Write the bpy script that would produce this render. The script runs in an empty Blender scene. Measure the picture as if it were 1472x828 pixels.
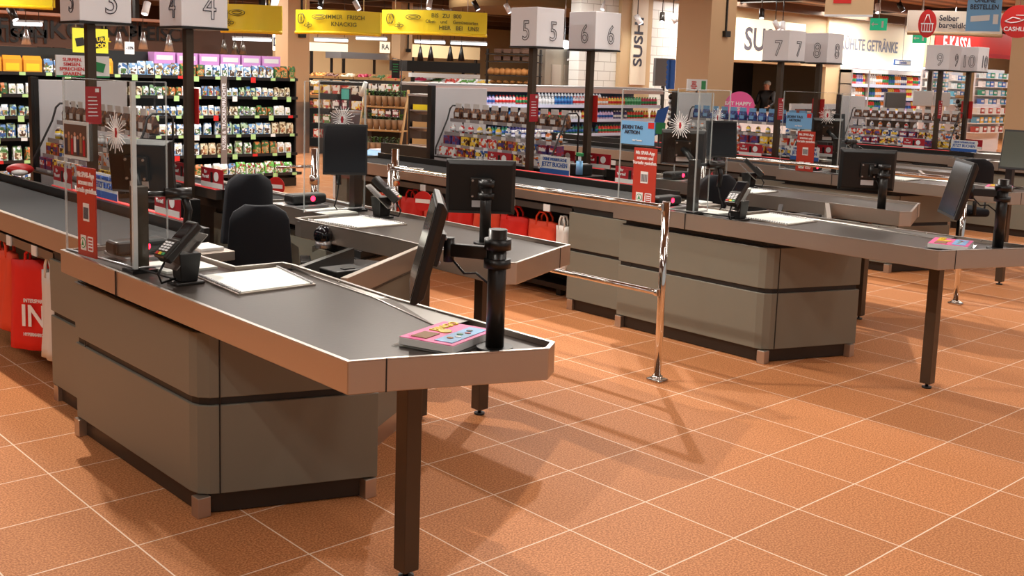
import bpy, bmesh, math, random
from mathutils import Vector, Matrix
random.seed(7)
SC = bpy.context.scene
COL = SC.collection
PI = math.pi

# ------------------------------------------------------------------ camera
CAMC = Vector((-1.55137568, -3.64285675, 1.75770903))
RT = Vector((0.73560621, -0.67662836, 0.03252029))
UP = Vector((0.06843922, 0.1219944, 0.99016839))
FW = Vector((0.67394331, 0.72614835, -0.13604776))
FPX, PCX, PCY = 1539.4155, 738.18107, 318.02566
cam = bpy.data.cameras.new('camera'); cam_o = bpy.data.objects.new('camera', cam); COL.objects.link(cam_o)
cam.sensor_width = 36; cam.lens = FPX / 1472 * 36
cam.shift_x = -(PCX - 736) / 1472; cam.shift_y = (PCY - 414) / 1472
cam.clip_start = .05; cam.clip_end = 200
M3 = Matrix((RT, UP, -FW)).transposed()
cam_o.matrix_world = Matrix.Translation(CAMC) @ M3.to_4x4()
SC.camera = cam_o

# ------------------------------------------------------------------ world, exposure
w = bpy.data.worlds.new('hall_ambience'); SC.world = w; w.use_nodes = True
w.node_tree.nodes['Background'].inputs[0].default_value = (1, .96, .91, 1)
w.node_tree.nodes['Background'].inputs[1].default_value = .42
SC.view_settings.view_transform = 'Standard'; SC.view_settings.look = 'None'
SC.view_settings.exposure = 0.0; SC.view_settings.gamma = 1
SC.view_settings.use_curve_mapping = False
SC.cycles.max_bounces = 6

# ------------------------------------------------------------------ lights (added ambient area fill, track spots of the hall)
def area(x, y, z, sx, sy, e, col=(1, .95, .88)):  # area lights added under the ceiling for ambient fill, no visible fixtures
    l = bpy.data.lights.new('ambient_fill_light', 'AREA'); l.shape = 'RECTANGLE'; l.size = sx; l.size_y = sy
    l.energy = e; l.color = col
    o = bpy.data.objects.new('ambient_fill_light', l); o.location = (x, y, z); COL.objects.link(o)
def spot(x, y, z, tx, ty, e, size=100, r=.05, blend=.6, col=(1, .92, .82)):
    l = bpy.data.lights.new('track_lamp', 'SPOT'); l.energy = e; l.spot_size = math.radians(size); l.spot_blend = blend
    l.shadow_soft_size = r; l.color = col
    o = bpy.data.objects.new('track_lamp', l); o.location = (x, y, z)
    o.rotation_euler = (Vector((tx, ty, 0)) - Vector((x, y, z))).to_track_quat('-Z', 'Y').to_euler(); COL.objects.link(o)
for ax in (-2.5, 1.5, 5.5, 9.5, 14, 19):
    for ay in (-4.2, .6, 3.6, 6.0, 9.0):
        area(ax, ay, 3.74, .5, 2.6, {-4.2: 38, .6: 28, 3.6: 34}.get(ay, 28))
for ax in (2, 8, 14, 20, 26, 32):
    for ay in (12.2, 17, 22, 27):
        if ax > 24 and ay > 13: continue
        area(ax, ay, 3.72, 2.5, 1.2, 190)
for ax in (24, 30):
    for ay in (3, 8): area(ax, ay, 3.72, 2.5, 1.2, 160)
# track spots that draw the hard shadows under the counters
for (x, y, tx, ty, e) in ((.55, 2.7, .6, -.6, 430), (5.45, 2.7, 4.6, -1.0, 470), (3.1, 2.5, 2.9, -1.4, 220), (9.2, 2.7, 9.6, .3, 300),
                          (13.0, 2.7, 13.3, .8, 240), (2.6, -3.6, 3.9, .4, 40), (-1.8, -1.8, .2, .6, 80), (6.8, -2.8, 7.4, .9, 70)):
    spot(x, y, 3.7, tx, ty, e, 120 if x < 7 else 84, .035, .5)
# lamps over the left wall fixture and over the dairy chiller
for x in (3, 4.6, 6.2): spot(x, 7.7, 3.7, x, 10.1, 300, 85, .1, .8, (1, .98, .95))
for x in (10, 12, 14): spot(x, 7.9, 3.7, x, 10.2, 260, 85, .1, .8, (.96, .98, 1))
# wall washers above the drinks lettering and the tiled wall
for x, e in ((28.2, 190), (30.6, 190), (26.2, 120), (17.2, 130), (18.9, 90)): spot(x, 11.7, 3.7, x, 13.0, e, 75, .06, .7, (1, .95, .84))

# ------------------------------------------------------------------ helpers
def at(px, py, Y=None, X=None, Z=None, D=None):
    d = RT * ((px - PCX) / FPX) - UP * ((py - PCY) / FPX) + FW
    if Y is not None: t = (Y - CAMC.y) / d.y
    elif X is not None: t = (X - CAMC.x) / d.x
    elif Z is not None: t = (Z - CAMC.z) / d.z
    else: t = D
    return CAMC + d * t

def srgb(r, g, b):
    f = lambda c: (c / 255 / 12.92) if c / 255 <= .04045 else ((c / 255 + .055) / 1.055) ** 2.4
    return (f(r), f(g), f(b), 1)
MATS = {}
def mat(name, col, rough=.5, metal=0, emit=0, alpha=1, bump=0, bscale=200, spec=None, trans=0):
    if name in MATS: return MATS[name]
    m = bpy.data.materials.new(name); m.use_nodes = True
    n = m.node_tree; b = n.nodes['Principled BSDF']
    c = srgb(*col)
    b.inputs['Base Color'].default_value = c; b.inputs['Roughness'].default_value = rough
    b.inputs['Metallic'].default_value = metal
    if spec is not None: b.inputs['Specular IOR Level'].default_value = spec
    if emit: b.inputs['Emission Color'].default_value = c; b.inputs['Emission Strength'].default_value = emit
    if trans: b.inputs['Transmission Weight'].default_value = trans
    if alpha < 1: b.inputs['Alpha'].default_value = alpha
    if bump:
        t = n.nodes.new('ShaderNodeTexNoise'); t.inputs['Scale'].default_value = bscale
        g = n.nodes.new('ShaderNodeTexCoord'); bp = n.nodes.new('ShaderNodeBump')
        bp.inputs['Strength'].default_value = bump; bp.inputs['Distance'].default_value = .002
        n.links.new(g.outputs['Object'], t.inputs['Vector']); n.links.new(t.outputs['Fac'], bp.inputs['Height'])
        n.links.new(bp.outputs['Normal'], b.inputs['Normal'])
    MATS[name] = m
    return m
STEEL = mat('brushed_steel', (196, 184, 172), .34, .9, bump=.15, bscale=90)
RIMS = mat('polished_steel_edge', (206, 202, 196), .32, 1)
CHROME = mat('chrome', (225, 222, 218), .08, 1)
DECK = mat('dark_scratched_deck', (62, 53, 47), .36, .4, bump=.1, bscale=60)
SIDEP = mat('side_plate_steel', (120, 115, 110), .3, .8)
BELT = mat('rubber_belt', (34, 34, 35), .8)
PANEL = mat('greige_laminate', (123, 120, 107), .42)
PLINTH = mat('dark_plinth', (52, 44, 38), .35, .3)
LEGM = mat('bronze_leg', (80, 68, 56), .35, .5)
BLACK = mat('black_plastic', (17, 16, 16), .38)
BLACKS = mat('black_satin', (34, 31, 29), .3)
SCREEN = mat('dark_screen', (14, 15, 20), .12)
FABRIC = mat('dark_seat_fabric', (14, 16, 24), .9)
WHITE = mat('white_laminate', (232, 232, 230), .35)
WGREY = mat('light_grey_panel', (226, 226, 229), .35)
PADM = mat('ribbed_white_pad', (226, 230, 222), .4, bump=.4, bscale=40)
RED = mat('sign_red', (205, 38, 34), .45)
REDD = mat('sign_deep_red', (176, 26, 40), .45)
ORR = mat('sign_orange_red', (184, 56, 38), .45)
BLUE = mat('sign_blue', (40, 92, 172), .45)
LBLUE = mat('sign_light_blue', (120, 178, 226), .45)
YEL = mat('banner_yellow', (232, 206, 30), .5)
YELD = mat('banner_yellow_lip', (240, 196, 20), .5)
GREEN = mat('green_print', (40, 140, 80), .5)
EXITG = mat('exit_green', (30, 170, 120), .5, emit=.6)
PINK = mat('pink_print', (238, 96, 160), .5)
WTXT = mat('white_ink', (245, 245, 245), .5)
BTXT = mat('dark_ink', (45, 45, 62), .5)
BRTXT = mat('dark_olive_ink', (96, 92, 28), .5)
BEIGE = mat('beige_paint', (206, 172, 132), .6)
BEIGED = mat('beige_wall_paint', (196, 170, 132), .6)
WOOD = mat('light_wood', (186, 142, 88), .5)
BROWNW = mat('brown_fascia', (92, 66, 52), .6)
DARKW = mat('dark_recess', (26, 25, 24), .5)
LEDW = mat('backlit_white', (255, 246, 218), .5, emit=.85)
LEDS = mat('led_strip_white', (240, 248, 255), .5, emit=2.2)
LEDR = mat('led_red', (240, 84, 84), .4, emit=.35)
LASER = mat('scanner_laser', (255, 30, 60), .4, emit=9)
BAGR = mat('red_bag_fabric', (226, 34, 20), .7)
BAGO = mat('orange_red_bag', (232, 74, 40), .7)
BAGW = mat('white_bag_film', (222, 218, 212), .5)
SKIN = mat('skin', (196, 140, 112), .55)
TERRA = mat('kraft_paper', (150, 112, 76), .7)
LEAF = mat('herb_leaves', (70, 130, 46), .6)
BREAD = mat('bread_crust', (186, 126, 66), .7)
ALU = mat('aluminium', (190, 190, 192), .3, .8)
CABM = mat('black_cable', (16, 16, 16), .5)
CEILM = mat('ceiling_brown', (150, 118, 90), .8)
BEAMM = mat('ceiling_beam', (96, 74, 58), .7)
def glass_mat():
    m = bpy.data.materials.new('acrylic_glass'); m.use_nodes = True; n = m.node_tree
    for x in list(n.nodes):
        if x.type != 'OUTPUT_MATERIAL': n.nodes.remove(x)
    out = n.nodes['Material Output']
    tr = n.nodes.new('ShaderNodeBsdfTransparent'); tr.inputs[0].default_value = (.95, .96, .955, 1)
    gl = n.nodes.new('ShaderNodeBsdfGlossy'); gl.inputs['Roughness'].default_value = .03
    fr = n.nodes.new('ShaderNodeFresnel'); fr.inputs['IOR'].default_value = 1.45
    mx = n.nodes.new('ShaderNodeMixShader')
    ge = n.nodes.new('ShaderNodeNewGeometry'); iv = n.nodes.new('ShaderNodeMath'); iv.operation = 'SUBTRACT'; iv.inputs[0].default_value = 1
    n.links.new(ge.outputs['Backfacing'], iv.inputs[1]); mu = n.nodes.new('ShaderNodeMath'); mu.operation = 'MULTIPLY'
    n.links.new(fr.outputs[0], mu.inputs[0]); n.links.new(iv.outputs[0], mu.inputs[1])
    n.links.new(mu.outputs[0], mx.inputs[0]); n.links.new(tr.outputs[0], mx.inputs[1]); n.links.new(gl.outputs[0], mx.inputs[2])
    n.links.new(mx.outputs[0], out.inputs[0]); return m
GLASS = glass_mat()
GEDGE = mat('acrylic_edge', (225, 232, 232), .15, 0, alpha=.75)
GEDGT = mat('acrylic_thin_edge', (215, 222, 222), .15, 0, alpha=.35)

class MB:
    def __init__(s): s.v = []; s.f = []; s.mi = []; s.cur = 0; s.sm = []
    def add(s, vs, fs, smooth=False):
        o = len(s.v); s.v += [tuple(p) for p in vs]
        for f in fs: s.f.append([o + i for i in f]); s.mi.append(s.cur); s.sm.append(smooth)
        return s
    def obox(s, c, ax, ay, az):
        c = Vector(c); ax = Vector(ax); ay = Vector(ay); az = Vector(az)
        vs = [c + ax * i + ay * j + az * k for k in (-1, 1) for j in (-1, 1) for i in (-1, 1)]
        return s.add(vs, [(0, 2, 3, 1), (4, 5, 7, 6), (0, 1, 5, 4), (2, 6, 7, 3), (0, 4, 6, 2), (1, 3, 7, 5)])
    def box(s, x0, x1, y0, y1, z0, z1):
        return s.obox(((x0 + x1) / 2, (y0 + y1) / 2, (z0 + z1) / 2), ((x1 - x0) / 2, 0, 0), (0, (y1 - y0) / 2, 0), (0, 0, (z1 - z0) / 2))
    def prism(s, poly, z0, z1):
        n = len(poly)
        vs = [(p[0], p[1], z0) for p in poly] + [(p[0], p[1], z1) for p in poly]
        fs = [tuple(range(n - 1, -1, -1)), tuple(range(n, 2 * n))] + [(i, (i + 1) % n, n + (i + 1) % n, n + i) for i in range(n)]
        return s.add(vs, fs)
    def ring(s, outer, inner, z0, z1):
        n = len(outer)
        vs = [(p[0], p[1], z0) for p in outer] + [(p[0], p[1], z1) for p in outer] + [(p[0], p[1], z0) for p in inner] + [(p[0], p[1], z1) for p in inner]
        fs = []
        for i in range(n):
            j = (i + 1) % n
            fs += [(i, j, n + j, n + i), (2 * n + j, 2 * n + i, 3 * n + i, 3 * n + j), (n + i, n + j, 3 * n + j, 3 * n + i), (j, i, 2 * n + i, 2 * n + j)]
        return s.add(vs, fs)
    def cyl(s, p0, p1, r, r2=None, n=14, smooth=True):
        p0 = Vector(p0); p1 = Vector(p1); r2 = r if r2 is None else r2
        d = (p1 - p0).normalized(); a = d.orthogonal().normalized(); b = d.cross(a)
        vs = []
        for p, q in ((p0, r), (p1, r2)):
            for i in range(n):
                t = 2 * PI * i / n; vs.append(p + a * (q * math.cos(t)) + b * (q * math.sin(t)))
        s.add(vs, [(i, (i + 1) % n, n + (i + 1) % n, n + i) for i in range(n)], smooth)
        o = len(s.v) - 2 * n
        s.f.append([o + i for i in range(n - 1, -1, -1)]); s.mi.append(s.cur); s.sm.append(False)
        s.f.append([o + n + i for i in range(n)]); s.mi.append(s.cur); s.sm.append(False)
        return s
    def tube(s, pts, r, n=8):
        pts = [Vector(p) for p in pts]; rings = []; a = None
        for i, p in enumerate(pts):
            d = (pts[min(i + 1, len(pts) - 1)] - pts[max(i - 1, 0)]).normalized()
            if a is None: a = d.orthogonal().normalized()
            a = (a - d * a.dot(d)).normalized(); b = d.cross(a)
            rings.append([p + a * (r * math.cos(2 * PI * k / n)) + b * (r * math.sin(2 * PI * k / n)) for k in range(n)])
        vs = [q for R_ in rings for q in R_]; m = len(pts)
        fs = [(i * n + k, i * n + (k + 1) % n, (i + 1) * n + (k + 1) % n, (i + 1) * n + k) for i in range(m - 1) for k in range(n)]
        fs += [tuple(range(n - 1, -1, -1)), tuple((m - 1) * n + k for k in range(n))]
        return s.add(vs, fs, True)
    def sph(s, c, r, sc=(1, 1, 1), n=12, m=8):
        vs = [(c[0], c[1], c[2] + r * sc[2])]
        for j in range(1, m):
            t = PI * j / m
            for i in range(n):
                q = 2 * PI * i / n
                vs.append((c[0] + r * sc[0] * math.sin(t) * math.cos(q), c[1] + r * sc[1] * math.sin(t) * math.sin(q), c[2] + r * sc[2] * math.cos(t)))
        vs.append((c[0], c[1], c[2] - r * sc[2])); L = len(vs) - 1
        fs = [(0, 1 + i, 1 + (i + 1) % n) for i in range(n)]
        for j in range(m - 2):
            for i in range(n):
                a = 1 + j * n + i; b = 1 + j * n + (i + 1) % n
                fs.append((a, a + n, b + n, b))
        fs += [(1 + (m - 2) * n + (i + 1) % n, 1 + (m - 2) * n + i, L) for i in range(n)]
        return s.add(vs, fs, True)
    def quad(s, a, b, c, d): return s.add([a, b, c, d], [(0, 1, 2, 3)])
    def mesh(s, name, mats, org=(0, 0, 0)):
        me = bpy.data.meshes.new(name)
        me.from_pydata([(p[0] - org[0], p[1] - org[1], p[2] - org[2]) for p in s.v], [], s.f)
        for m in (mats if isinstance(mats, (list, tuple)) else [mats]): me.materials.append(m)
        me.polygons.foreach_set('material_index', s.mi); me.polygons.foreach_set('use_smooth', s.sm)
        me.update()
        bm = bmesh.new(); bm.from_mesh(me); bmesh.ops.recalc_face_normals(bm, faces=bm.faces); bm.to_mesh(me); bm.free()
        return me
    def build(s, name, mats, parent=None, bev=0, seg=2):
        org = ORG.get(parent, Vector((0, 0, 0))) if parent else Vector((0, 0, 0))
        if parent is None:
            xs = [p[0] for p in s.v]; ys = [p[1] for p in s.v]; zs = [p[2] for p in s.v]
            org = Vector(((min(xs) + max(xs)) / 2, (min(ys) + max(ys)) / 2, min(zs)))
        o = bpy.data.objects.new(name, s.mesh(name, mats, org)); COL.objects.link(o)
        if parent: o.parent = parent
        else: o.location = org
        ORG[o] = org
        if bev:
            b = o.modifiers.new('soft_edges', 'BEVEL'); b.width = bev; b.segments = seg; b.limit_method = 'ANGLE'; b.angle_limit = math.radians(35)
        return o
ORG = {}
def tag(o, label=None, cat=None, group=None, kind=None):
    if label: o['label'] = label
    if cat: o['category'] = cat
    if group: o['group'] = group
    if kind: o['kind'] = kind
    return o
def thing(name, loc, label, cat, group=None):
    o = bpy.data.objects.new(name, None); COL.objects.link(o); o.location = loc; o.empty_display_size = .1
    ORG[o] = Vector(loc)
    return tag(o, label, cat, group)
def struct(o): o['kind'] = 'structure'; return o
def copy_tree(o, parent=None):
    c = o.copy(); COL.objects.link(c)
    if parent: c.parent = parent
    for ch in o.children: copy_tree(ch, c)
    return c
def text(name, s, size, pos, right, up, m, parent, outline=0, align='CENTER', depth=.0015, shear=0, sx=1):
    cu = bpy.data.curves.new(name, 'FONT'); cu.body = s; cu.size = size; cu.align_x = align; cu.align_y = 'CENTER'; cu.shear = shear
    cu.resolution_u = 3
    if outline: cu.fill_mode = 'NONE'; cu.bevel_depth = outline; cu.bevel_resolution = 0
    else: cu.extrude = depth; cu.offset = size * .018
    tmp = bpy.data.objects.new('tmp', cu); COL.objects.link(tmp)
    dg = bpy.context.evaluated_depsgraph_get(); me = bpy.data.meshes.new_from_object(tmp.evaluated_get(dg))
    bpy.data.objects.remove(tmp); bpy.data.curves.remove(cu)
    r = Vector(right).normalized(); u = Vector(up).normalized(); nn = r.cross(u)
    M = Matrix((r * sx, u, nn)).transposed().to_4x4(); M.translation = Vector(pos) - ORG[parent]
    me.transform(M); me.materials.clear(); me.materials.append(m)
    o = bpy.data.objects.new(name, me); COL.objects.link(o); o.parent = parent; ORG[o] = ORG[parent]
    return o
XF = (Vector((0, -1, 0)), Vector((0, 0, 1)))   # reading direction helper for signs facing -x: right = -y
X1 = Vector((1, 0, 0)); Y1 = Vector((0, 1, 0)); Z1 = Vector((0, 0, 1))

# ------------------------------------------------------------------ room shell
def floor_material():
    m = bpy.data.materials.new('terracotta_tiles'); m.use_nodes = True; n = m.node_tree; L = n.links; b = n.nodes['Principled BSDF']
    tc = n.nodes.new('ShaderNodeTexCoord'); sp = n.nodes.new('ShaderNodeSeparateXYZ'); L.new(tc.outputs['Object'], sp.inputs[0])
    def mth(op, a, v=None, c=None):
        q = n.nodes.new('ShaderNodeMath'); q.operation = op
        if hasattr(a, 'links'): L.new(a, q.inputs[0])
        else: q.inputs[0].default_value = a
        if v is not None:
            if hasattr(v, 'links'): L.new(v, q.inputs[1])
            else: q.inputs[1].default_value = v
        return q.outputs[0]
    ds = []; ids = []
    for k in (0, 1):
        t = mth('DIVIDE', sp.outputs[k], .45); fr = mth('FRACT', t)
        ds.append(mth('MINIMUM', fr, mth('SUBTRACT', 1.0, fr))); ids.append(mth('FLOOR', t))
    d = mth('MINIMUM', ds[0], ds[1])
    g = n.nodes.new('ShaderNodeMapRange'); g.inputs[1].default_value = .0045; g.inputs[2].default_value = .0085; L.new(d, g.inputs[0])
    idv = n.nodes.new('ShaderNodeCombineXYZ'); L.new(ids[0], idv.inputs[0]); L.new(ids[1], idv.inputs[1])
    wn = n.nodes.new('ShaderNodeTexWhiteNoise'); wn.noise_dimensions = '3D'; L.new(idv.outputs[0], wn.inputs['Vector'])
    no = n.nodes.new('ShaderNodeTexNoise'); no.inputs['Scale'].default_value = 125; no.inputs['Detail'].default_value = 2; L.new(tc.outputs['Object'], no.inputs['Vector'])
    n2 = n.nodes.new('ShaderNodeTexNoise'); n2.inputs['Scale'].default_value = 140; n2.inputs['Detail'].default_value = 1; L.new(tc.outputs['Object'], n2.inputs['Vector'])
    cr = n.nodes.new('ShaderNodeValToRGB'); L.new(no.outputs['Fac'], cr.inputs[0])
    cr.color_ramp.elements[0].position = .38; cr.color_ramp.elements[0].color = srgb(176, 112, 66)
    cr.color_ramp.elements[1].position = .62; cr.color_ramp.elements[1].color = srgb(216, 149, 99)
    e = cr.color_ramp.elements.new(.5); e.color = srgb(198, 130, 82)
    c2 = n.nodes.new('ShaderNodeValToRGB'); L.new(n2.outputs['Fac'], c2.inputs[0])
    c2.color_ramp.elements[0].position = .3; c2.color_ramp.elements[0].color = (.55, .5, .45, 1)
    c2.color_ramp.elements[1].position = .42; c2.color_ramp.elements[1].color = (1, 1, 1, 1)
    mu = n.nodes.new('ShaderNodeMix'); mu.data_type = 'RGBA'; mu.blend_type = 'MULTIPLY'; mu.inputs[0].default_value = .6
    L.new(cr.outputs[0], mu.inputs[6]); L.new(c2.outputs[0], mu.inputs[7])
    hs = n.nodes.new('ShaderNodeHueSaturation'); L.new(mu.outputs[2], hs.inputs['Color'])
    vv = n.nodes.new('ShaderNodeMapRange'); vv.inputs[3].default_value = .93; vv.inputs[4].default_value = 1.06; L.new(wn.outputs[0], vv.inputs[0]); L.new(vv.outputs[0], hs.inputs['Value'])
    mx = n.nodes.new('ShaderNodeMix'); mx.data_type = 'RGBA'; L.new(g.outputs[0], mx.inputs[0]); mx.inputs[6].default_value = srgb(246, 220, 196)
    L.new(hs.outputs[0], mx.inputs[7]); L.new(mx.outputs[2], b.inputs['Base Color'])
    b.inputs['Roughness'].default_value = .6; b.inputs['Specular IOR Level'].default_value = .22
    bp = n.nodes.new('ShaderNodeBump'); bp.inputs['Strength'].default_value = .25; bp.inputs['Distance'].default_value = .002
    L.new(g.outputs[0], bp.inputs['Height']); L.new(bp.outputs[0], b.inputs['Normal'])
    return m
fl = MB().box(-9, 45, -9, 36, -.1, 0)
o = bpy.data.objects.new('floor', fl.mesh('floor', floor_material())); COL.objects.link(o); struct(o)
def slat_material():
    m = mat('ceiling_boards', (158, 124, 94), .8); n = m.node_tree; b = n.nodes['Principled BSDF']
    wv = n.nodes.new('ShaderNodeTexWave'); wv.inputs['Scale'].default_value = .55; tc = n.nodes.new('ShaderNodeTexCoord'); n.links.new(tc.outputs['Object'], wv.inputs[0])
    wv.bands_direction = 'Y'; wv.inputs['Distortion'].default_value = 1.2
    cr = n.nodes.new('ShaderNodeValToRGB'); cr.color_ramp.elements[0].color = srgb(104, 82, 62); cr.color_ramp.elements[1].color = srgb(172, 138, 106); n.links.new(wv.outputs[0], cr.inputs[0])
    n.links.new(cr.outputs[0], b.inputs['Base Color']); return m
struct(MB().box(-9, 45, -9, 36, 3.85, 3.95).build('ceiling', slat_material()))
struct(MB().box(-9, 45, 34, 34.2, 0, 3.85).build('wall_back', BROWNW))
struct(MB().box(44, 44.2, -9, 34, 0, 3.85).build('wall_right', BEIGED))
struct(MB().box(-9, -8.8, -9, 34, 0, 3.85).build('wall_left', BEIGED))
# the kitchen and drinks wall behind the chiller, tiled where the photo shows tiles
def tile_material():
    m = mat('white_wall_tiles', (226, 226, 220), .25); n = m.node_tree; b = n.nodes['Principled BSDF']
    br = n.nodes.new('ShaderNodeTexBrick'); br.inputs['Scale'].default_value = 1.0; br.inputs['Brick Width'].default_value = .42; br.inputs['Row Height'].default_value = .21
    br.inputs['Mortar Size'].default_value = .008; br.inputs['Color1'].default_value = srgb(232, 234, 230); br.inputs['Color2'].default_value = srgb(222, 224, 220); br.inputs['Mortar'].default_value = srgb(176, 176, 170)
    tc = n.nodes.new('ShaderNodeTexCoord'); mp = n.nodes.new('ShaderNodeMapping'); mp.inputs['Rotation'].default_value = (PI / 2, 0, 0)
    n.links.new(tc.outputs['Object'], mp.inputs[0]); n.links.new(mp.outputs[0], br.inputs[0]); n.links.new(br.outputs[0], b.inputs['Base Color']); return m
TILE = tile_material()
WY = 13.0
xa, xb, xc, xd, xe, xf = at(832, 90, WY).x, at(886, 90, WY).x, at(908, 90, WY).x, at(930, 90, WY).x, at(972, 90, WY).x, at(1050, 60, WY).x
struct(MB().box(xa, xb, WY, WY + .3, 0, 3.85).build('trim_1', TILE))
struct(MB().box(xb, xd, WY - .1, WY + .3, 0, 3.85).build('trim_2', BEIGED))
struct(MB().box(xd, xe, WY, WY + .3, 0, 3.85).build('trim_3', TILE))
wm = MB(); wm.box(xe, xf, WY, WY + .3, 0, 3.85)
wm.box(xf, at(1190, 60, WY).x, WY, WY + .3, 2.25, 3.85)
wm.box(at(1190, 60, WY).x, 40, WY, WY + .3, 0, 3.85)
struct(wm.build('wall_kitchen', BEIGED))
# dark kitchen interior seen through the opening under the lit SUSHI sign
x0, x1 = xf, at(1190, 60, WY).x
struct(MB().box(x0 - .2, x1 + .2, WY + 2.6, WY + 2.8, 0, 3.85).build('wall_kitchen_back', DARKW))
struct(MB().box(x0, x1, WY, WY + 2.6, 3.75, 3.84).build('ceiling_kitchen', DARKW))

# columns
def column(px0, pxm, px1, D, n, steel=None, w=None):
    c = at((px0 + px1) / 2, 100, D=D); s = w
    m = MB(); m.box(c.x - s / 2, c.x + s / 2, c.y - s / 2, c.y + s / 2, 0 if steel is None else steel, 3.85)
    m = m.build('column', BEIGE); struct(m)
    if steel: struct(MB().box(c.x - s / 2 - .01, c.x + s / 2 + .01, c.y - s / 2 - .01, c.y + s / 2 + .01, 0, steel).build('trim_column_%s' % n, STEEL))
    return c, s
C1, s1 = column(395, 415, 445, 22, 'left', 1.05, .50)
C2, s2 = column(562, 575, 592, 32, 'middle', None, .44)
C3, s3 = column(972, 1018, 1053, 19, 'right', 1.0, .72)
C4, s4 = column(1455, 1470, 1560, 17.5, 'edge', None, .9)
for c, s, z, nm in ((C1, s1, 2.45, 'tall left'), (C3, s3, 2.62, 'wide right'), (C2, s2, 2.4, 'far middle')):
    b = MB().box(c.x + .04, c.x + .07, c.y - s / 2 - .03, c.y - s / 2 - .003, z, 3.84)
    b.box(c.x - .02, c.x + .13, c.y - s / 2 - .07, c.y - s / 2 - .003, z - .1, z)
    tag(b.build('cable_box', BLACK), 'small black socket box with cable duct on the %s beige column' % nm, 'cable box')

# ------------------------------------------------------------------ checkout counters
PITCH = 3.806; MX = 2.651; MY = 1.219
ORDN = ['nearest', 'second', 'third', 'farthest']
def inset(poly, d):
    out = []; n = len(poly)
    A = sum(poly[i][0] * poly[(i + 1) % n][1] - poly[(i + 1) % n][0] * poly[i][1] for i in range(n)); sg = 1 if A > 0 else -1
    for i in range(n):
        p0 = Vector(poly[i - 1]); p1 = Vector(poly[i]); p2 = Vector(poly[(i + 1) % n])
        a = (p1 - p0).normalized(); b = (p2 - p1).normalized()
        na = Vector((-a.y, a.x)) * sg; nb = Vector((-b.y, b.x)) * sg
        q = na + nb; q = q / max(q.dot(na), .2)
        out.append(tuple(p1 + q * d))
    return out
ZT, ZB = .886, .780
TOP = [(.238, 1.361), (.223, -1.019), (.338, -1.058), (.832, -1.263), (.909, -1.213), (.889, -.348), (.936, .461), (.925, .545), (.70, .56), (.70, 1.361)]
BASE = [(.285, 1.33), (.285, .16), (.296, .115), (.33, .08), (.375, .058), (.955, -.165), (.90, .40), (.66, .50), (.66, 1.33)]
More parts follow.
